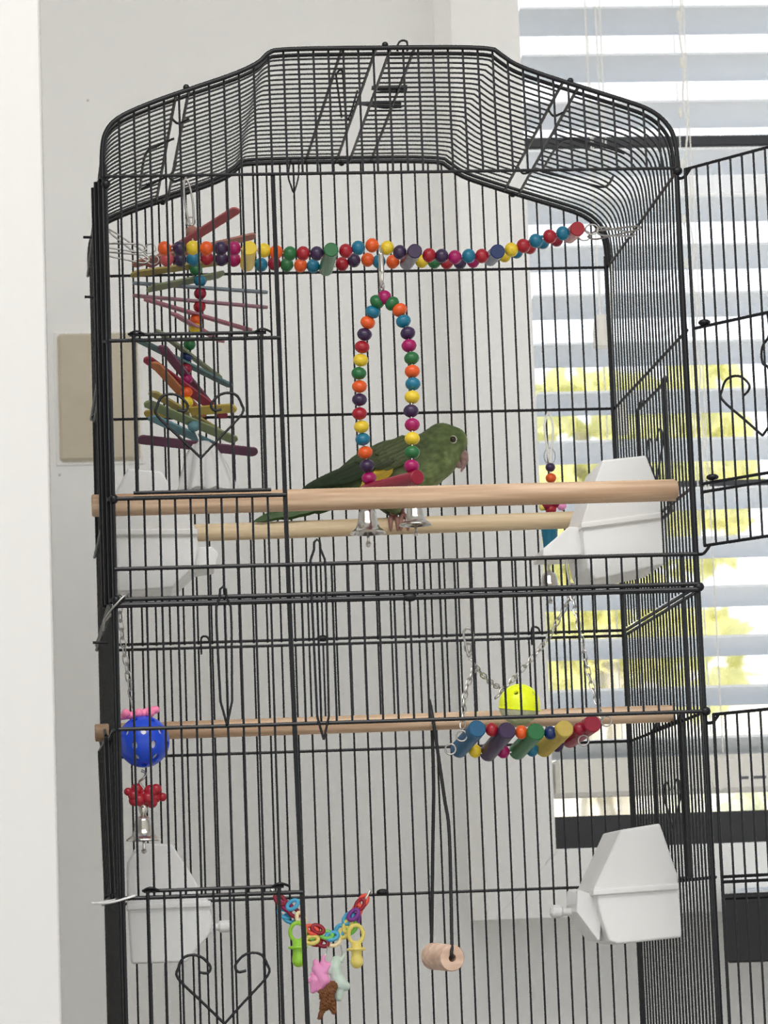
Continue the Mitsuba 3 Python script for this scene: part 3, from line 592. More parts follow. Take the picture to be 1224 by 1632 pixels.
# ------------------------------------------------------------------ bells and chains
def bell(parent, c, w, h, name='bell', axis=(0, 0, 1), mat='nickel'):
    """c: the crown's top"""
    k = sub(parent, name)
    R = w / 2
    out = [(0, 0), (R * .16, 0), (R * .22, -h * .06), (R * .40, -h * .12), (R * .50, -h * .26), (R * .56, -h * .55), (R * .68, -h * .78), (R * .92, -h * .90), (R * 1.03, -h * .94), (R * 1.03, -h), (R * .93, -h), (R * .62, -h * .82), (R * .50, -h * .55), (R * .42, -h * .26), (0, -h * .22)]
    F_ = frame(axis)
    scene[k] = mikit.ply(placed(revolve(out[::-1], 32), c, F_), mat, 40)
    c, ax = np.array(c), np.array(axis) / np.linalg.norm(axis)
    put(k + '__clapper', placed(revolve([(0, -h * 1.5), (R * .12, -h * 1.47), (R * .17, -h * 1.38), (R * .08, -h * 1.25), (R * .07, -h * .25), (0, -h * .25)], 16), c, F_), mat, 40)
    put(k + '__loop', tube([tuple(c + ax * (.0028 + .0036 * math.sin(t)) + F_[:, 0] * .0036 * math.cos(t)) for t in np.linspace(0, 2 * math.pi, 16, False)], .0010, 6, True), mat, 60)
    return k
def link_mesh(): return tube([(.0021 * math.cos(t), 0, .0033 * math.sin(t) + (.0009 if math.sin(t) > 0 else -.0009)) for t in np.linspace(0, 2 * math.pi, 14, False)], .00055, 5, True)
def chain(key, pts, pitch=.0062, s=1.0):
    p = curve(pts, 200); L = np.r_[0, np.cumsum(np.linalg.norm(np.diff(p, axis=0), axis=1))]
    n = max(1, int(round(L[-1] / (pitch * s))))
    for i in range(n):
        u = (i + .5) / n * L[-1]
        at = lambda v: np.array([np.interp(v, L, p[:, k]) for k in range(3)])
        d = at(min(u + .002, L[-1])) - at(max(u - .002, 0))
        a = math.radians(25 + 90 * (i % 2)); R = frame(d, (0.02, 1, .01))
        R = R @ np.array([[math.cos(a), -math.sin(a), 0], [math.sin(a), math.cos(a), 0], [0, 0, 1]])
        scene[sub(key.rpartition('__')[0], key.rpartition('__')[2])] = {**unit('link', link_mesh, 'zinc_wire', 60), 'to_world': mat4(R * s, at(u))}
# ------------------------------------------------------------------ bead swing in front of the parrot
sw = thing('bead_swing', 'arched swing of coloured beads with a red wooden perch in front of the parrot', 'bird toy')
lef = [(0.2273, 0.1700, 1.5268, 'g'), (0.2233, 0.1700, 1.5181, 't'), (0.2187, 0.1700, 1.5090, 'o'), (0.2156, 0.1700, 1.4988, 'p'), (0.2131, 0.1700, 1.4880, 'r'), (0.2116, 0.1700, 1.4767, 'y'), (0.2096, 0.1700, 1.4654, 'g'), (0.2097, 0.1700, 1.4541, 'o'), (0.2093, 0.1700, 1.4428, 'p'), (0.2089, 0.1700, 1.4309, 'r'), (0.2101, 0.1700, 1.4196, 'y'), (0.2108, 0.1700, 1.4089, 't'), (0.2125, 0.1700, 1.3976, 'o'), (0.2137, 0.1700, 1.3863, 'p'), (0.2149, 0.1700, 1.3756, 'm')]
rig = [(0.2401, 0.1700, 1.5249, 'g'), (0.2463, 0.1700, 1.5193, 'o'), (0.2491, 0.1700, 1.5095, 't'), (0.2525, 0.1700, 1.4991, 'p'), (0.2531, 0.1700, 1.4883, 'm'), (0.2549, 0.1700, 1.4774, 'g'), (0.2550, 0.1700, 1.4661, 'o'), (0.2551, 0.1700, 1.4553, 't'), (0.2541, 0.1700, 1.4440, 'y'), (0.2526, 0.1700, 1.4321, 'p'), (0.2532, 0.1700, 1.4203, 'm'), (0.2527, 0.1700, 1.4085, 'y'), (0.2523, 0.1700, 1.3967, 'g'), (0.2513, 0.1700, 1.3849, 'm')]
def at_depth(q, y):                                       # the string's beads step back or forward along its arch
    k = (y + 2.3112) / (q[1] + 2.3112)
    return (.0006 + (q[0] - .0006) * k, y, 1 + (q[2] - 1) * k)
lef = [at_depth(q, .168 + .034 * i / 14) + (q[3],) for i, q in enumerate(lef)]
rig = [at_depth(q, .164 - .034 * i / 13) + (q[3],) for i, q in enumerate(rig)]
topb = (0.2335, 0.1660, 1.5296)
bead(sw + '__bead', topb, .0125, 'bead_m', (1, 0, .35))
for row in (lef, rig):
    pts = [np.array(topb)] + [np.array(q[:3]) for q in row]
    for i, q in enumerate(row):
        d = pts[min(i + 2, len(pts) - 1)] - pts[i]
        bead(sw + '__bead', q[:3], .0129, 'bead_' + q[3], d, .84)
pl, pr = np.array(lef[-1][:3]), np.array(rig[-1][:3])
put(sw + '__wire', tube(curve([pl - [0, 0, .006]] + [np.array(q[:3]) for q in lef[::-1]] + [np.array(topb)] + [np.array(q[:3]) for q in rig] + [pr - [0, 0, .006]], 140), .0009), 'zinc_wire', 60)
pa, pb = pl - [0, 0, .0105], pr - [0, 0, .0105]
d = (pb - pa) / np.linalg.norm(pb - pa)
dowel(sw + '__perch', pa - d * .006, pb + d * .010, .0062, 'bead_c', 'red wooden dowel perch')
hk = (0.2307, 0.1600, 1.5549)
put(sw + '__link', tube(curve([(hk[0] + .0016 * math.cos(t), hk[1] + .0062 * math.cos(t), hk[2] + .0175 * math.sin(t)) for t in np.linspace(0, 2 * math.pi, 12, False)], 48, True), .0012, 8, True), 'nickel', 60)
put(sw + '__link_sleeve', placed(revolve([(0, -.008), (.0018, -.008), (.0022, -.007), (.0022, .007), (.0018, .008), (0, .008)], 12), (hk[0], hk[1] - .0062, hk[2] + .002)), 'nickel', 40)
ring(sw + '__ring', (topb[0] - .002, topb[1], topb[2] + .009), .0036, .0008, (1, .4, 0))
bell(sw, at_depth((0.2150, 0.2000, 1.3559), .2), .030, .0235)
bell(sw, at_depth((0.2487, 0.1300, 1.3476), .13), .0265, .0185)
for q, t_ in ((pl, (0.2150, 0.2000, 1.3570)), (pr, (0.2487, 0.1300, 1.3487))):
    put(sw + '__wire', tube([q - [0, 0, .016], np.array(t_) + [0, 0, .006]], .0009), 'zinc_wire', 60)

# ------------------------------------------------------------------ platform swing with its ball
pw = thing('platform_swing', 'small platform swing of coloured dowels and beads hanging on chains', 'bird toy')
nr = [(0.2848, 0.0600, 1.1551, 'n'), (0.3089, 0.0600, 1.1529, 'p'), (0.3321, 0.0600, 1.1512, 'g'), (0.3554, 0.0600, 1.1529, 'y'), (0.3779, 0.0600, 1.1562, 'c')]
fr = [(0.2753, 0.1150, 1.1419, 'n'), (0.2988, 0.1150, 1.1380, 'p'), (0.3231, 0.1150, 1.1388, 'g'), (0.3448, 0.1150, 1.1402, 'y'), (0.3663, 0.1150, 1.1472, 'c')]
bsdf('dowel_blue', rgb(16, 82, 120), .4)
WOODY = dict(n='dowel_blue', p='bead_p', g='bead_g', y='stick_l', c='bead_c')
for a, b in zip(nr, fr): dowel(pw + '__dowel', a[:3], b[:3], .0071, WOODY[a[3]])
b1 = [(0.2973, 0.0680, 1.1543, 'r'), (0.3210, 0.0680, 1.1515, 'o'), (0.3443, 0.0680, 1.1503, 'n'), (0.3678, 0.0680, 1.1526, 'c')]
b2 = [(0.2878, 0.1080, 1.1400, 'y'), (0.3108, 0.1080, 1.1388, 'm'), (0.3345, 0.1080, 1.1395, 't'), (0.3553, 0.1080, 1.1425, 'p')]
for q in b1 + b2: bead(pw + '__bead', q[:3], .0112, 'bead_' + q[3])
for r0, r1, y in ((nr, b1, .068), (fr, b2, .108)):
    p_ = [np.array(q[:3]) for q in r0]
    put(pw + '__wire', tube(curve([at_depth(q, y) for q in p_], 30), .0009), 'zinc_wire', 60)
ends = [(0.2731, 0.0700, 1.1502), (0.2636, 0.0700, 1.1399), (0.3903, 0.0700, 1.1586), (0.3712, 0.0700, 1.1436)]
for q in ends: ring(pw + '__ring', q, .0042, .0008, (.2, 1, 0))
ca, cb = (0.2838, 0.0900, 1.2187), (0.3706, 0.0900, 1.2650)
cl = (0.2885, 0.0900, 1.2074)
chain(pw + '__chain_link', [ca, cl]); chain(pw + '__chain_link', [cl, (0.2787, 0.0800, 1.1850), (0.2739, 0.0700, 1.1567)])
chain(pw + '__chain_link', [cl, (0.3022, 0.1100, 1.1965), (0.3202, 0.1400, 1.1896)])
chain(pw + '__chain_link', [cb, (0.3467, 0.1050, 1.2245), (0.3055, 0.1000, 1.1822), (0.2692, 0.1100, 1.1443)][:3])
chain(pw + '__chain_link', [cb, (0.3742, 0.0800, 1.2305), (0.3802, 0.0800, 1.1946), (0.3873, 0.0700, 1.1612)])
for q, h in ((ca, .020), (cb, .030)):
    q = np.array(q)
    put(pw + '__clip', tube(curve([q + [0, 0, -.003], q + [.003, 0, h * .3], q + [.004, 0, h * .8], q + [0, 0, h], q + [-.0035, .001, h * .8], q + [-.002, 0, h * .3]], 36, True), .0010, 6, True), 'zinc_wire', 60)
    ring(pw + '__ring', q + [0, 0, .004], .0033, .0009, (.6, 1, 0))
# two-coloured rattle ball on the platform
yb = thing('rattle_ball', 'neon yellow ball with a clear lower half resting on the platform swing', 'toy ball')
bc = np.array((0.3241, 0.0950, 1.1757)); RB = .0168
scene['neon_yellow'] = {'type': 'twosided', 'b': {'type': 'principled', 'base_color': col(rgb(222, 240, 30, 1.15)), 'roughness': .3}}
scene['clear_plastic'] = {'type': 'principledthin', 'base_color': col((.93, .94, .74)), 'roughness': .25, 'diff_trans': .9}
def half(top):
    s = m3.Manifold.sphere(RB, 64) - m3.Manifold.sphere(RB - .0012, 48)
    R = 1
    s = s ^ m3.Manifold.cube([1, 1, 1]).translate([-.5, -.5, -.0035 if top else -1.0035])
    for i in range(5):
        a = 2 * math.pi * i / 5 + .55
        for e in (.65,) if top else (-.75,):
            v = np.array([math.cos(a) * math.cos(e), math.sin(a) * math.cos(e), math.sin(e)]) * RB
            s = s - m3.Manifold.sphere(.0021, 16).translate([float(x) for x in v])
    return tm(s.rotate([8, 6, 0])).apply_translation(bc)
put(yb + '__upper_half', half(True), 'neon_yellow', 40, 'opaque neon yellow half')
put(yb + '__lower_half', half(False), 'clear_plastic', 40, 'clear half')
put(yb + '__seam_ring', tube([tuple(bc + np.array([(RB + .0002) * math.cos(t), (RB + .0002) * math.sin(t), -.0035 + .0018 * math.sin(t) - .0016 * math.cos(t)])) for t in np.linspace(0, 2 * math.pi, 40, False)], .0006, 6, True), 'neon_yellow', 60)

# ------------------------------------------------------------------ blue ball on a chain with bell
bb = thing('ball_chain_toy', 'blue perforated ball with red beads and a bell on a chain, left', 'bird toy')
c = np.array((0.0193, 0.0450, 1.1520)); R = .0203
scene['blue_plastic'] = {'type': 'twosided', 'b': {'type': 'principled', 'base_color': col(rgb(22, 66, 188, 1.1)), 'roughness': .3}}
scene['pink_plastic'] = {'type': 'twosided', 'b': {'type': 'principled', 'base_color': col(rgb(238, 130, 170)), 'roughness': .35}}
m = m3.Manifold.sphere(R, 72) - m3.Manifold.sphere(R - .0022, 48)
holes = []
for e, n, o in ((.95, 5, .3), (.38, 8, .0), (-.18, 8, .40), (-.72, 6, .1), (-1.2, 3, .5)):
    for i in range(n):
        a = 2 * math.pi * i / n + o
        holes.append((math.cos(a) * math.cos(e), math.sin(a) * math.cos(e), math.sin(e)))
for v in holes:
    F_ = frame(v)
    h = m3.Manifold.sphere(1.0, 16).scale([.0025, .0034, .006])
    M = np.zeros((3, 4)); M[:, :3] = F_; M[:, 3] = np.array(v) * R
    m = m - h.transform(M)
put(bb + '__ball', tm(m).apply_translation(c), 'blue_plastic', 40)
put(bb + '__inner_ball', placed(trimesh.creation.icosphere(3, R - .0028), c), 'white_plastic', True)
k0 = np.array((0.0160, 0.0450, 1.1743))
put(bb + '__cap_bead', tm(m3.Manifold.batch_hull([ball(k0 + np.array([-.014, 0, -.0025]), .0024, 12), ball(k0 + np.array([.004, -.001, -.0005]), .0026, 12), ball(k0 + np.array([.0135, 0, .0025]), .0032, 12)])), 'pink_plastic', 40, 'pink plastic bar')
for x_ in (-.010, 0., .009): put(bb + '__cap_bead', placed(trimesh.creation.icosphere(2, .0036), k0 + np.array([x_, -.003, .0002 * x_])), 'pink_plastic', True)
chain(bb + '__chain_link', [(0.0029, 0.0300, 1.2597), (0.0055, 0.0350, 1.2265), (0.0117, 0.0450, 1.1798)], s=1.1)
ring(bb + '__hook', (0.0020, 0.0300, 1.2632), .005, .0009, (.3, 1, 0), .7)
put(bb + '__hook', tube(curve([(0.0168, 0.0450, 1.1295), (0.0202, 0.0450, 1.1275), (0.0186, 0.0430, 1.1235), (0.0151, 0.0450, 1.1208), (0.0179, 0.0450, 1.1158), (0.0198, 0.0450, 1.1128)], 24), .0010), 'zinc_wire', 60)
for (x, y, z), r in zip([(0.0061, 0.0450, 1.1132), (0.0104, 0.0450, 1.1101), (0.0130, 0.0450, 1.1149), (0.0147, 0.0450, 1.1066), (0.0108, 0.0450, 1.1062), (0.0237, 0.0450, 1.1131), (0.0265, 0.0450, 1.1086), (0.0216, 0.0450, 1.1078), (0.0281, 0.0450, 1.1144), (0.0245, 0.0450, 1.1043), (0.0329, 0.0450, 1.1084), (0.0187, 0.0450, 1.1099), (0.0168, 0.0450, 1.1129)], (.0032, .0045, .0050, .0050, .0044, .0052, .0052, .0050, .0044, .0044, .0034, .0055, .004)):
    put(bb + '__red_bead', placed(trimesh.creation.icosphere(2, r), (x, y + rng.uniform(-.004, .004), z)), 'bead_r', True)
put(bb + '__link', placed(trimesh.creation.icosphere(2, 1), (0.0175, 0.0450, 1.1001), np.diag([.0036, .0028, .0058])), 'nickel', True)
bell(bb, (0.0174, 0.0450, 1.0952), .0265, .0205)

# ------------------------------------------------------------------ cork hanging on a black cord
ck = thing('cork_toy', 'plain wooden cylinder hanging on a looped black cord from the lower perch', 'bird toy')
a, b = np.array((0.2648, 0.1280, 0.9743)), np.array((0.2529, 0.1660, 0.9760))
w = (b - a) / np.linalg.norm(b - a)
cy = m3.Manifold.batch_hull([m3.Manifold.cylinder(float(np.linalg.norm(b - a)), .0102, .0106, 40), m3.Manifold.cylinder(float(np.linalg.norm(b - a)) - .0016, .0108, .0110, 40).translate([0, 0, .0008])]) - m3.Manifold.cylinder(.1, .0032, .0032, 20).translate([0, 0, -.03])
put(ck + '__block', tm(cy).apply_transform(np.array(mat4(frame(w), a).matrix).reshape(4, 4)), 'cork_wood', 40)
tp = np.array(((0.2583, 0.1450, 1.1675)))
cordp = [a + [0, .002, .0005], a + [-.0008, -.0025, .004], (0.2652, 0.1300, 0.9929), (0.2670, 0.1350, 1.0742), (0.2643, 0.1370, 1.1050), (0.2582, 0.1360, 1.1617), tp + [-.0008, -.0085, 0], tp + [-.0018, -.004, .0115], tp + [-.001, .003, .0115], tp + [0, .009, 0], (0.2573, 0.1500, 1.1162), (0.2560, 0.1580, 1.0753), (0.2529, 0.1700, 0.9934), b + [-.0008, .0028, .004], b + [0, -.002, .0005]]
put(ck + '__cord', tube(curve(cordp, 160), .00145, 8), 'black_cord', 60)
put(ck + '__cord_end', tube(curve([tp + [-.0014, -.006, .008], tp + [-.002, -.006, .0125], tp + [-.003, -.0055, .018]], 10), .0012, 8), 'black_cord', 60)

# ------------------------------------------------------------------ chain of small plastic charms at the back
pc = thing('charm_chain', 'garland of small coloured plastic links and charms hanging at the lower back', 'bird toy')
YC = .345
PL = dict(lime=(150, 205, 60), butter=(226, 208, 112), rose=(232, 150, 198), mint=(196, 214, 202), brown=(112, 66, 28), sky=(74, 166, 206), leafg=(120, 200, 90), coral=(226, 84, 66), plum=(120, 50, 140), cream=(238, 220, 176))
for k_, c_ in PL.items(): bsdf('charm_' + k_, rgb(*c_, k=1.1), .35)
def charm_link(px_list, mat, r=.0014):
    put(pc + '__link', tube(curve(px_list, 24, True), r, 7, True), mat, 60)
def oval(c, a, rx, rz, mat, dy=0., r=.0019, t=.35):
    ca_, sa = math.cos(a), math.sin(a)
    pts = []
    for u in np.linspace(0, 2 * math.pi, 12, False):
        x, z = rx * math.cos(u), rz * math.sin(u)
        pts.append((c[0] + x * ca_ - z * sa, c[1] + dy + t * z, c[2] + x * sa + z * ca_))
    put(pc + '__link', tube(curve(pts, 24, True), r, 7, True), mat, 60)
for q in [(0.1376, 0.3450, 1.0285, -0.75, 'bead_c'), (0.1435, 0.3450, 1.0228, -0.7, 'bead_m'), (0.1494, 0.3450, 1.0171, -0.6, 'bead_c'), (0.1411, 0.3450, 1.0163, -0.6, 'charm_sky'), (0.1465, 0.3450, 1.0118, -0.3, 'charm_sky'), (0.1485, 0.3450, 1.0237, 0.6, 'charm_sky'), (0.1553, 0.3450, 1.0114, -1.2, 'charm_cream'), (0.1649, 0.3450, 1.0012, -0.5, 'charm_coral'), (0.1699, 0.3450, 1.0016, -0.4, 'bead_r'), (0.1659, 0.3450, 0.9968, 0.2, 'charm_leafg'), (0.1674, 0.3450, 0.9913, -0.2, 'bead_r'), (0.1734, 0.3450, 0.9900, -0.4, 'bead_c'), (0.1646, 0.3450, 0.9925, 0.1, 'charm_butter'), (0.1775, 0.3450, 0.9964, -0.2, 'charm_leafg'), (0.1824, 0.3450, 0.9951, 0.2, 'charm_sky'), (0.1839, 0.3450, 0.9901, 0.3, 'charm_cream'), (0.1892, 0.3450, 0.9992, 1.2, 'charm_sky'), (0.1936, 0.3450, 0.9980, 0.9, 'charm_butter'), (0.1966, 0.3450, 1.0033, 1.2, 'charm_butter'), (0.2004, 0.3450, 1.0021, 1.0, 'charm_leafg'), (0.1974, 0.3450, 1.0099, 0.9, 'charm_sky'), (0.2019, 0.3450, 1.0130, 0.8, 'charm_plum'), (0.2054, 0.3450, 1.0162, 1.1, 'charm_coral'), (0.2084, 0.3450, 1.0216, 1.0, 'bead_r'), (0.2112, 0.3450, 1.0248, 1.0, 'charm_coral'), (0.2029, 0.3450, 1.0086, 1.0, 'charm_plum')]:
    oval(q[:3], q[3], .0054, .0032, q[4], rng.uniform(-.004, .003))
def pacifier(c, mat, s=1.0):
    k = sub(pc, 'dummy_charm'); c = np.array(c)
    body = revolve([(0, -.0172), (.0022, -.0168), (.0040, -.0156), (.0054, -.0134), (.0058, -.0110), (.0055, -.0085), (.0048, -.0055), (.0050, -.0015), (.0082, -.0012), (.0088, 0), (.0082, .0012), (.0048, .0016), (.0044, .0060), (0, .0068)], 24)
    scene[k] = mikit.ply(placed(body, c, s=s), mat, 40)
    put(k + '__ring', tube([tuple(c + s * np.array([.0066 * math.cos(t), .001 * math.sin(2 * t), .0135 + .0080 * math.sin(t)])) for t in np.linspace(0, 2 * math.pi, 20, False)], .0019 * s, 8, True), mat, 60)
pacifier((0.1519, 0.3380, 0.9864), 'charm_lime', 1.0); pacifier((0.2031, 0.3380, 0.9829), 'charm_butter', .98)
def blob(name, parts, mat, label):
    m = m3.Manifold()
    for chain_ in parts:
        for p0, p1 in zip(chain_[:-1], chain_[1:]): m = m + m3.Manifold.batch_hull([ball(p0[:3], p0[3], 12), ball(p1[:3], p1[3], 12)])
    t = tm(m.refine_to_length(.0012)); t.merge_vertices(); trimesh.smoothing.filter_taubin(t, iterations=6)
    if mat == 'charm_brown':
        t = t.subdivide(); v = np.array(t.vertices); t.vertices = v + t.vertex_normals * (.0011 * np.sin(v[:, 0] * 1900) * np.sin(v[:, 1] * 2100) * np.sin(v[:, 2] * 1800))[:, None]
    put(pc + '__' + name, t, mat, True, label)
blob('animal_charm', [[(0.1683, 0.3380, 0.9667, 0.0055), (0.1729, 0.3380, 0.9568, 0.006), (0.1688, 0.3380, 0.9493, 0.003)], [(0.1745, 0.3380, 0.9703, 0.004), (0.1726, 0.3380, 0.9644, 0.005), (0.1778, 0.3380, 0.9702, 0.003)], [(0.1669, 0.3380, 0.9733, 0.0026), (0.1688, 0.3380, 0.9656, 0.0042), (0.1632, 0.3380, 0.9626, 0.0018)], [(0.1729, 0.3380, 0.9568, 0.005), (0.1789, 0.3380, 0.9533, 0.0026)], [(0.1658, 0.3380, 0.9576, 0.005), (0.1638, 0.3380, 0.9484, 0.0026)], [(0.1580, 0.3380, 0.9568, 0.0016), (0.1647, 0.3380, 0.9587, 0.003)], [(0.1722, 0.3380, 0.9693, 0.0026), (0.1742, 0.3380, 0.9779, 0.0016)]], 'charm_rose', 'pink animal-shaped charm')
blob('animal_charm', [[(0.1852, 0.3400, 0.9742, 0.004), (0.1834, 0.3400, 0.9683, 0.0058), (0.1848, 0.3400, 0.9601, 0.0055), (0.1873, 0.3400, 0.9535, 0.0068), (0.1927, 0.3400, 0.9511, 0.0042)], [(0.1891, 0.3400, 0.9736, 0.0024), (0.1926, 0.3400, 0.9783, 0.0014)], [(0.1872, 0.3400, 0.9513, 0.005), (0.1863, 0.3400, 0.9415, 0.0034)], [(0.1840, 0.3400, 0.9710, 0.005), (0.1800, 0.3400, 0.9657, 0.0045)]], 'charm_mint', 'pale mint animal-shaped charm')
blob('animal_charm', [[(0.1807, 0.3340, 0.9516, 0.0046), (0.1761, 0.3340, 0.9453, 0.0058), (0.1747, 0.3340, 0.9367, 0.0054), (0.1713, 0.3340, 0.9325, 0.003)], [(0.1771, 0.3340, 0.9420, 0.005), (0.1811, 0.3340, 0.9299, 0.0024)], [(0.1727, 0.3340, 0.9433, 0.004), (0.1701, 0.3340, 0.9477, 0.002)], [(0.1724, 0.3340, 0.9335, 0.0026), (0.1683, 0.3340, 0.9250, 0.0018)]], 'charm_brown', 'dark brown animal-shaped charm')
for q0, q1 in (((0.1779, 0.3400, 0.9865), (0.1729, 0.3380, 0.9736)), ((0.1896, 0.3400, 0.9872), (0.1896, 0.3400, 0.9730)), ((0.1839, 0.3370, 0.9580), (0.1790, 0.3340, 0.9506))):
    put(pc + '__cord', tube([q0, ((q0[0] + q1[0]) / 2 + .001, q0[1], (q0[2] + q1[2]) / 2), q1], .0006), 'zinc_wire')
for q, e in (((0.1303, 0.3500, 1.0354), (0.1349, 0.3450, 1.0308)), ((0.2180, 0.3500, 1.0312), (0.2135, 0.3450, 1.0269))):
    put(pc + '__clip', tube(curve([q, (q[0], q[1] - .004, q[2] + .003), e, (e[0], e[1] + .003, e[2] - .002)], 20), .0010), 'nickel', 60)

# ------------------------------------------------------------------ dark toy hanging before the window
dt = thing('bead_bell_toy', 'string of dark beads and a bell on a pale cord against the window', 'bird toy')
YD = .338
put(dt + '__cord', tube(curve([(0.3952, 0.3500, 1.4579), (0.3906, 0.3380, 1.4443), (0.3924, 0.3380, 1.4213), (0.3943, 0.3380, 1.4109), (0.3960, 0.3380, 1.4241), (0.3981, 0.3380, 1.4442), (0.3973, 0.3520, 1.4599)], 60), .0011), 'cord_white', 60)
ring(dt + '__ring', (0.3940, 0.3380, 1.4172), .005, .0006, (.2, 1, 0), 1.5)
for (x, y, z, s_, m_) in [(0.3941, 0.3380, 1.4069, 0.009, 'bead_p'), (0.3942, 0.3380, 1.3971, 0.0098, 'bead_o')]:
    bead(dt + '__bead', (x, y, z), s_, m_, (0, 0, 1))
for (x, y, z, r_, m_) in [(0.3897, 0.3380, 1.3737, 0.0062, 'bead_c'), (0.3967, 0.3380, 1.3759, 0.0064, 'bead_c'), (0.4028, 0.3380, 1.3717, 0.0044, 'charm_rose'), (0.3929, 0.3380, 1.3685, 0.005, 'bead_r'), (0.3856, 0.3380, 1.3710, 0.0036, 'charm_butter')]:
    put(dt + '__bead', placed(trimesh.creation.icosphere(2, r_), (x, y, z)), m_, True)
put(dt + '__block', placed(revolve([(0, -.016), (.0052, -.016), (.0062, -.012), (.0078, .006), (.0088, .012), (.0060, .016), (0, .016)], 20), (0.3908, 0.3380, 1.3469)), 'bead_t', 40, 'teal wooden cone')
bead(dt + '__bead', (0.3894, 0.3380, 1.3287), .0100, 'bead_p', (0, 0, 1)); bead(dt + '__bead', (0.3885, 0.3380, 1.3213), .009, 'charm_cream', (0, 0, 1))
put(dt + '__string', tube([(0.3942, 0.3380, 1.4097), (0.3913, 0.3380, 1.3583), (0.3880, 0.3380, 1.3099)], .0007), 'cord_white')
bell(dt, (0.3887, 0.3380, 1.3128), .027, .0200)

# ------------------------------------------------------------------ black box with papers beside the cage
bk = thing('wall_box', 'black box with white papers on top on the wall under the window, right edge', 'box')
c0 = np.array((0.5926, 0.6400, 1.0177)); hb = .0640
RZ = trimesh.transformations.rotation_matrix(math.radians(-20), [0, 0, 1], [0, 0, 0])
def bput(name, m, mat, label=None): put(bk + name, m.apply_transform(RZ).apply_translation(c0), mat, label=label)
bput('__body', rbox(0, .30, .0, .13, -hb, 0, .002), 'black_box')
bput('__lid', rbox(-.001, .302, -.002, .132, -.001, .004, .001), 'black_box')
bput('__bracket', rbox(.06, .24, .10, .26, -.05, -.02, .002), 'black_box')
for i, (x0, y0, dz) in enumerate(((.010, -.004, .004), (.006, .004, .0062), (.014, .002, .0082))):
    bput('__paper', rbox(x0, x0 + .26, y0, y0 + .12, dz, dz + .0018, .0004), 'slat_white')
put(bk + '__cable', tube(curve([c0 + RZ[:3, :3] @ np.array(q) for q in ((.10, -.004, -.012), (.078, -.012, -.03), (.083, -.012, -.045), (.10, -.004, -.05))], 24), .0016), 'black_cord', 60)

# ------------------------------------------------------------------ the parrot
bird = thing('parrot', 'small green parrot with yellow wing edge perched in profile facing right', 'parrot')
PXM = 1 / 1845.
BY = .287
scene['plumage'] = {'type': 'twosided', 'b': {'type': 'bumpmap', 'arbitrary': proc(lambda p, n, uv: fbm(p.x * 420 + p.z * 260, p.y * 700, p.z * 760 - p.x * 260, 3), 4e-4), 'scale': .0011,
                    'b': {'type': 'principled', 'base_color': {'type': 'mesh_attribute', 'name': 'vertex_color'}, 'roughness': .65, 'sheen': .3, 'specular': .3}}}
scene['feather'] = {'type': 'twosided', 'b': {'type': 'principled', 'base_color': {'type': 'mesh_attribute', 'name': 'vertex_color'}, 'roughness': .55, 'specular': .3}}
def spheres(rows, dy=0.): return [ball((x, y + dy, z), r * PXM, 28) for x, y, z, r in rows]
SP = [(0.2908, 0.2870, 1.4249, 30), (0.3002, 0.2870, 1.4241, 25), (0.2959, 0.2870, 1.4147, 23), (0.2873, 0.2870, 1.4081, 31), (0.2820, 0.2870, 1.4144, 37), (0.2676, 0.2870, 1.4035, 47), (0.2462, 0.2870, 1.3967, 56), (0.2250, 0.2870, 1.3928, 45), (0.2025, 0.2870, 1.3855, 29), (0.1840, 0.2870, 1.3781, 15)]
bm = m3.Manifold()
pairs = [(0, 1), (0, 2), (1, 2), (0, 4), (2, 3), (3, 4), (4, 5), (3, 5), (5, 6), (6, 7), (7, 8), (8, 9)]
SS = spheres(SP)
for i, j in pairs: bm = bm + m3.Manifold.batch_hull([SS[i], SS[j]])
WB = [(0.2612, 0.2870, 1.4110, 27), (0.2354, 0.2870, 1.4048, 28), (0.2050, 0.2870, 1.3944, 15), (0.1726, 0.2870, 1.3857, 4)]
for s in (-1, 1):
    ws = [ball((x, y + s * dy, z), r * PXM, 20) for (x, y, z, r), dy in zip(WB, (.0125, .0150, .0130, .006))]
    for i in range(3): bm = bm + m3.Manifold.batch_hull([ws[i], ws[i + 1]])
    th = [ball((x, y + s * .009, z), r * PXM, 16) for x, y, z, r in [(0.2410, 0.2870, 1.3773, 24), (0.2461, 0.2870, 1.3649, 11)]]
    bm = bm + m3.Manifold.batch_hull(th)
body = tm(bm.refine_to_length(.0022)); body.merge_vertices()
trimesh.smoothing.filter_taubin(body, iterations=24)
BV = np.array(body.vertices)
def skin(x, z):
    """the near side of the body at (x, z)"""
    d = np.hypot(BV[:, 0] - x, BV[:, 2] - z)
    m = d < .0030
    return BV[m][:, 1].min() if m.any() else BY
def np_noise(p, f):
    import meshkit
    return meshkit.noise(p * f) if hasattr(meshkit, 'noise') else np.zeros(len(p))
hx, cx_, mx, tx_ = [q[0] for q in [(0.2951, 0.2870, 1.4231), (0.2815, 0.2870, 1.3875), (0.2456, 0.2870, 1.3968), (0.1840, 0.2870, 1.3781)]]
zr = [(0.2468, 0.2870, 1.4276), (0.2445, 0.2870, 1.3660)]
f_ = np.clip((BV[:, 0] - tx_) / (hx - tx_), 0, 1)[:, None]
axis_z = np.interp(BV[:, 0], [q[0] for q in SP[::-1]], [q[2] for q in SP[::-1]])
dn = np.clip((axis_z - BV[:, 2]) / .024, -1, 1)[:, None]
ncol = (np_noise(BV, 240) + .8 * np_noise(BV + 3., 430))[:, None]; ncol = (ncol - ncol.min()) / max(1e-6, np.ptp(ncol))
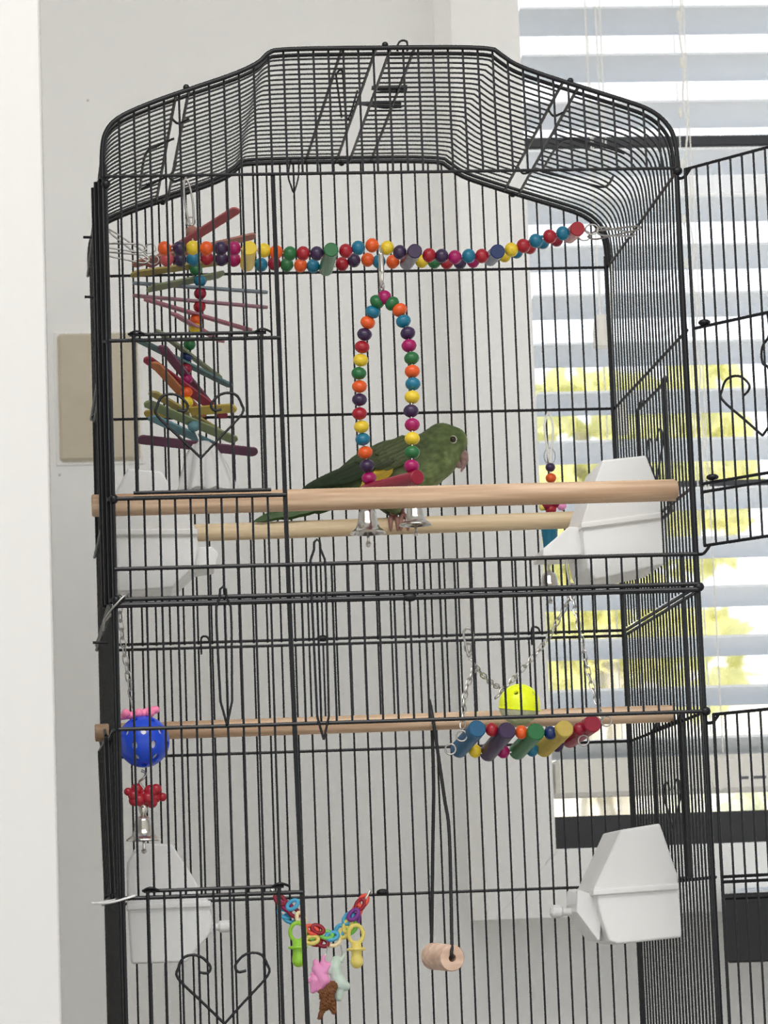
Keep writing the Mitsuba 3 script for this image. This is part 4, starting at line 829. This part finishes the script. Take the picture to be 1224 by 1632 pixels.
back_c, head_c, belly_c, rump_c = (np.array(rgb(*c)) for c in ((64, 74, 44), (78, 92, 52), (106, 120, 76), (52, 68, 40)))
w_head = np.clip((f_ - .70) / .2, 0, 1)
cb_ = rump_c * (1 - np.clip(f_ / .5, 0, 1)) + back_c * np.clip(f_ / .5, 0, 1)
cb_ = cb_ * (1 - w_head) + head_c * w_head
w_b = np.clip(dn * 1.2 + .1, 0, 1) * (.35 + .65 * np.clip((f_ - .5) / .3, 0, 1))
cb_ = cb_ * (1 - w_b) + belly_c * w_b
fr_ = np.clip((BV[:, 0] - (hx + .0125)) / .006, 0, 1)[:, None] * np.clip((BV[:, 2] - (SP[1][2] - .008)) / .004, 0, 1)[:, None]
cb_ = cb_ * (1 - .5 * fr_) + np.array(rgb(140, 152, 96)) * .5 * fr_
cb_ = cb_ * (.50 + .92 * ncol)
scene[bird + '__body'] = mikit.ply(body, 'plumage', True, color=np.clip(cb_, 0, 1)); used.add(bird + '__body')
# feathers
def feather(L, w, c0, c1, tip=.62, camber=.18, th=.0005):
    nt, ns = 12, 5
    V, C = [], []
    for lay in (0, 1):
        for i in range(nt):
            t = i / (nt - 1)
            hw = w / 2 * (min(1, t / .18) ** .6 * .8 + .2 * min(1, t / .5)) * (1 if t < tip else math.sqrt(max(0.0, 1 - ((t - tip) / (1 - tip)) ** 2)) * .98 + .02)
            for j in range(ns):
                s = j / (ns - 1) * 2 - 1
                V.append((t * L, s * hw, camber * w * (1 - s * s) * (.4 + .6 * math.sin(math.pi * min(1, t * 1.2))) - lay * th))
                k = .72 if abs(s) < .1 else (1.0 if abs(s) < .8 else 1.22)
                C.append((np.array(c0) * (1 - t) + np.array(c1) * t) * k)
    F = []
    o = nt * ns
    for i in range(nt - 1):
        for j in range(ns - 1):
            a = i * ns + j
            F += [[a, a + ns, a + ns + 1], [a, a + ns + 1, a + 1], [o + a, o + a + ns + 1, o + a + ns], [o + a, o + a + 1, o + a + ns + 1]]
    rim = [j for j in range(ns)] + [i * ns + ns - 1 for i in range(1, nt)] + [(nt - 1) * ns + j for j in range(ns - 2, -1, -1)] + [i * ns for i in range(nt - 2, 0, -1)]
    for a, b in zip(rim, rim[1:] + rim[:1]): F += [[a, b, o + b], [a, o + b, o + a]]
    return trimesh.Trimesh(V, F, process=False), np.clip(np.array(C), 0, 1)
def lay_feather(key, base, tip, w, c0, c1, lift, near=-1, roll=0.):
    base, tip = np.array(base, float), np.array(tip, float)
    L = np.linalg.norm(tip - base)
    m, c = feather(L, w, c0, c1)
    x = (tip - base) / L
    n = np.array([0, near, .0]); n = n - x * (n @ x); n /= np.linalg.norm(n)
    y = np.cross(n, x)
    n, y = n * math.cos(roll) + y * math.sin(roll), y * math.cos(roll) - n * math.sin(roll)
    V = np.array(m.vertices) @ np.stack([x, y, n]) + base + np.array([0, near * lift, 0])
    k = fresh(key)
    scene[k] = mikit.ply(trimesh.Trimesh(V, m.faces, process=False), 'feather', True, color=c)
S0, T0 = [(0.2602, 0.2870, 1.4149), (0.1648, 0.2870, 1.3836)]
S0, T0 = np.array(S0), np.array(T0)
AXW = (T0 - S0); LW = np.linalg.norm(AXW); AXW /= LW
PE = np.array([-AXW[2], 0, AXW[0]]);
if PE[2] > 0: PE = -PE
for side in (-1, 1):
    wk = sub(bird, 'wing')
    def wp_(u, v, lift=0.):
        q = S0 + AXW * u * LW + PE * v * PXM
        y = skin(q[0], q[2]) if u < .93 else BY - .008
        if u > .55: y = min(y, BY - .0200 + (u - .55) * .030)
        y -= lift
        return (q[0], y if side < 0 else 2 * BY - y, q[2])
    order = []
    for i in range(9):                                  # flight feathers, the longest at the top
        f = i / 8
        order.append((.30 + .05 * f, -6 + 18 * f, 1.0 - .30 * f, 0 + 13 * f, 13, (46, 56, 34), (34, 52, 30), .0006 + .0002 * i))
    for i in range(6):                                  # yellow edge
        f = i / 5
        order.append((.19 + .035 * f, 15 + 13 * f, .47 + .06 * f, 19 + 12 * f, 11, (178, 146, 40), (196, 166, 50), .0020 + .0002 * i))
    for i in range(8):                                  # greater coverts
        f = i / 7
        order.append((.16 + .02 * f, -14 + 26 * f, .50 - .14 * f, -9 + 22 * f, 12, (62, 68, 40), (56, 66, 38), .0028 + .0002 * i))
    for r_ in range(3):                                 # small coverts
        for i in range(7):
            f = i / 6
            order.append((.115 - .06 * r_ + .01 * (i % 2), -18 + 36 * f - 2 * r_, .30 - .075 * r_ + .02 * (i % 2), -15 + 33 * f, 11, (66, 76, 44), (70, 80, 46), .0034 + .0004 * r_))
    for u0, v0, u1, v1, w, c0, c1, lift in order:
        k_ = rng.uniform(.88, 1.12)
        lay_feather(wk + '__feather', wp_(u0, v0, 0), wp_(u1, v1, 0), w * PXM, [x * k_ for x in rgb(*c0)], [x * k_ for x in rgb(*c1)], lift, side, rng.uniform(-.12, .12))
tl = sub(bird, 'tail')
tb = np.array((0.2024, 0.2870, 1.3833))
for i, q in enumerate([(0.1210, 0.2870, 1.3563), (0.1243, 0.2870, 1.3573), (0.1293, 0.2870, 1.3583), (0.1364, 0.2870, 1.3587), (0.1464, 0.2870, 1.3596), (0.1586, 0.2870, 1.3615), (0.1753, 0.2870, 1.3650)]):
    for s in (-1, 1):
        c0 = rgb(54, 76, 42) if i % 2 else rgb(42, 64, 34)
        tip_ = np.array(q) + [0, s * (.0015 + .0012 * i), .0008 * (i % 2)]
        lay_feather(tl + '__feather', tb + [.002 * i * .4, s * .003, -.001 * i], tip_, .0085, c0, rgb(64, 88, 52), .0006 + .0005 * (6 - i), s, .5 * s)
# head
ex = (0.2991, 0.2870, 1.4239)
hd = np.array((SP[0][0], BY, SP[0][2]))
for s in (-1, 1):
    yy = skin(ex[0], ex[2])
    y = yy if s < 0 else 2 * BY - yy
    ek = sub(bird, 'eye')
    for nm, r, off, m_ in (('ring', .0040, -.0029, 'eye_ring'), ('iris', .0032, -.0016, 'eye_brown'), ('pupil', .0021, -.00035, 'eye_black')):
        if m_ not in scene: bsdf(m_, {'eye_ring': rgb(186, 190, 170), 'eye_brown': (.03, .018, .01), 'eye_black': (.004, .004, .004)}[m_], .5 if nm == 'ring' else .08)
        k_ = fresh(ek + '__' + nm)
        scene[k_] = mikit.ply(placed(trimesh.creation.icosphere(3, r), (ex[0], y + s * off, ex[2])), m_, True)
bsdf('beak_horn', proc(lambda p, n, uv: mix(rgb(104, 78, 76), rgb(156, 128, 122), fbm(p.x * 300, p.y * 300, p.z * 400))), .4)
bsdf('foot_skin', rgb(140, 100, 92), .6)
def beak(name, rows, wide):
    m = m3.Manifold()
    sp = [m3.Manifold.sphere(float(r * PXM), 20).scale([1, w_, 1]).translate([float(x), BY, float(z)]) for (x, y, z, r), w_ in zip(rows, wide)]
    for i in range(len(sp) - 1): m = m + m3.Manifold.batch_hull([sp[i], sp[i + 1]])
    t = tm(m.refine_to_length(.0012)); t.merge_vertices(); trimesh.smoothing.filter_taubin(t, iterations=8)
    put(bird + '__' + name, t, 'beak_horn', True)
beak('upper_beak', [(0.3055, 0.2870, 1.4156, 10.5), (0.3087, 0.2870, 1.4121, 9.5), (0.3102, 0.2870, 1.4076, 7), (0.3094, 0.2870, 1.4025, 4), (0.3070, 0.2870, 1.3975, 1.2)], (1.0, .95, .85, .8, .8))
beak('lower_beak', [(0.3013, 0.2870, 1.4089, 9), (0.3033, 0.2870, 1.4044, 6.5), (0.3054, 0.2870, 1.4015, 3)], (1., .95, .9))
put(bird + '__cere', tm(m3.Manifold.batch_hull([ball((x, BY + s * .0018, z), r * PXM, 14) for x, y, z, r in [(0.3090, 0.2870, 1.4194, 6.0), (0.3045, 0.2870, 1.4190, 8)] for s in (-1, 1)])), 'eye_ring', 40)
# feet gripping the perch behind
pz, py_, pr_ = 1.3503, .29, .0076
for s in (-1, 1):
    fk = sub(bird, 'foot')
    x0 = (0.2496, 0.2870, 1.3681)[0] + s * .0045
    yc = BY + s * .009
    put(fk + '__shank', tube([(x0 - .002, yc, pz + .020), (x0 - .0005, yc + .001, pz + .0125), (x0, py_, pz + pr_ + .0016)], [.0040, .0030, .0030], 10), 'foot_skin', 60)
    for dx, sg in ((-.0030, -1), (.0032, -1), (-.0026, 1), (.0030, 1)):
        a0 = math.radians(90)
        pts = []
        for q in np.linspace(0, 1, 7):
            a = a0 + sg * -1 * q * math.radians(125)
            pts.append((x0 + dx * min(1, q * 2.2), py_ + (pr_ + .0017) * math.cos(a), pz + (pr_ + .0017) * math.sin(a)))
        put(fk + '__toe', tube(pts, [.0023, .0023, .0021, .0021, .0019, .0016, .0006], 8), 'foot_skin', 60)

# ------------------------------------------------------------------ outside the window
def leaves(n, blobs, size, seed):
    """leaf blades scattered through the crown's lumps"""
    r = np.random.default_rng(seed)
    b = np.array(blobs)
    pick = r.choice(len(b), n, p=b[:, 3] ** 2 / (b[:, 3] ** 2).sum())
    d = r.normal(size=(n, 3)); d /= np.linalg.norm(d, axis=1, keepdims=True)
    c = b[pick, :3] + d * (b[pick, 3] * r.uniform(.55, 1.05, n) ** .5)[:, None]
    u = r.normal(size=(n, 3)); u /= np.linalg.norm(u, axis=1, keepdims=True)
    v = np.cross(u, r.normal(size=(n, 3))); v /= np.linalg.norm(v, axis=1, keepdims=True)
    w = np.cross(u, v)
    s = size * r.uniform(.6, 1.3, n)[:, None]
    P0, P1, P2, P3, P4 = c - u * s, c + v * s * .45 + w * s * .12, c + u * s, c - v * s * .45 + w * s * .12, c
    V = np.stack([P0, P1, P2, P3, P4], 1).reshape(-1, 3)
    F = (np.arange(n)[:, None, None] * 5 + np.array([[0, 4, 1], [1, 4, 2], [2, 4, 3], [3, 4, 0]])[None]).reshape(-1, 3)
    return trimesh.Trimesh(V, F, process=False)
def shrub(label, x, y, h, w, mat, n, seed, size=.05):
    k = thing('shrub', label, 'shrub', 'shrubs in the yard outside')
    r = random.Random(seed)
    blobs = [(x + r.uniform(-w, w) * .5, y + r.uniform(-.3, .3), h * r.uniform(.62, .86), w * r.uniform(.22, .36)) for _ in range(14)]
    put(k + '__foliage', leaves(n, blobs, size, seed), mat)
    labels[k + '__foliage'] = {'kind': 'stuff'}
    for j in range(4):
        bx_ = blobs[j]
        put(k + '__stem', tube(curve([(x + r.uniform(-.1, .1), y, -.05), (x + r.uniform(-.2, .2), y, h * .3), bx_[:3]], 12), .022, 6), 'stem_bark')
# wall and shrubs at the end of the yard
struct('garden_wall', box(-6, 12, 6.6, 6.8, -.05, 1.75), 'garden_wall_paint', 'pale garden wall beyond the window')
shrub('yellow-green sunlit shrub beyond the window, behind the open cage door', 1.30, 5.6, 2.75, .62, 'leaf_yellow', 3000, 11)
shrub('green shrub outside, farthest right of the shrubs beyond the window', 2.32, 5.6, 2.65, .52, 'leaf_green', 3200, 12)
shrub('pale low shrub beyond the window, seen in the gap under the blind bottom rail', 1.35, 4.3, 1.36, .5, 'leaf_pale', 2400, 13, .04)
shrub('yellowish shrub beyond the window at its far left, beside the surround', .24, 5.8, 2.7, .52, 'leaf_yellow', 3000, 14)
aw = thing('awning', 'translucent corrugated awning sheet outside above the window', 'awning')
xs = np.arange(-.6, 3.4, .00525)
ys = np.linspace(1.05, 2.6, 3)
V = np.array([(x, y, 2.44 - .10 * (y - 1.05) + .006 * math.sin(2 * math.pi * x / .042)) for y in ys for x in xs])
n_ = len(xs)
F = [[j * n_ + i, j * n_ + i + 1, (j + 1) * n_ + i + 1, (j + 1) * n_ + i] for j in range(2) for i in range(n_ - 1)]
scene[aw + '__sheet'] = mikit.ply((V, np.array(F)), 'awning_sheet', True); used.add(aw + '__sheet')
for y in (1.7, 2.55): put(aw + '__rafter', rbox(-.6, 3.4, y - .02, y + .02, 2.40 - .10 * (y - 1.05) - .05, 2.40 - .10 * (y - 1.05) + .025, .003), 'white_plastic')
for x in (-.55, 3.35): put(aw + '__post', rbox(x - .03, x + .03, 2.52, 2.58, -.03, 2.26, .003), 'white_plastic')
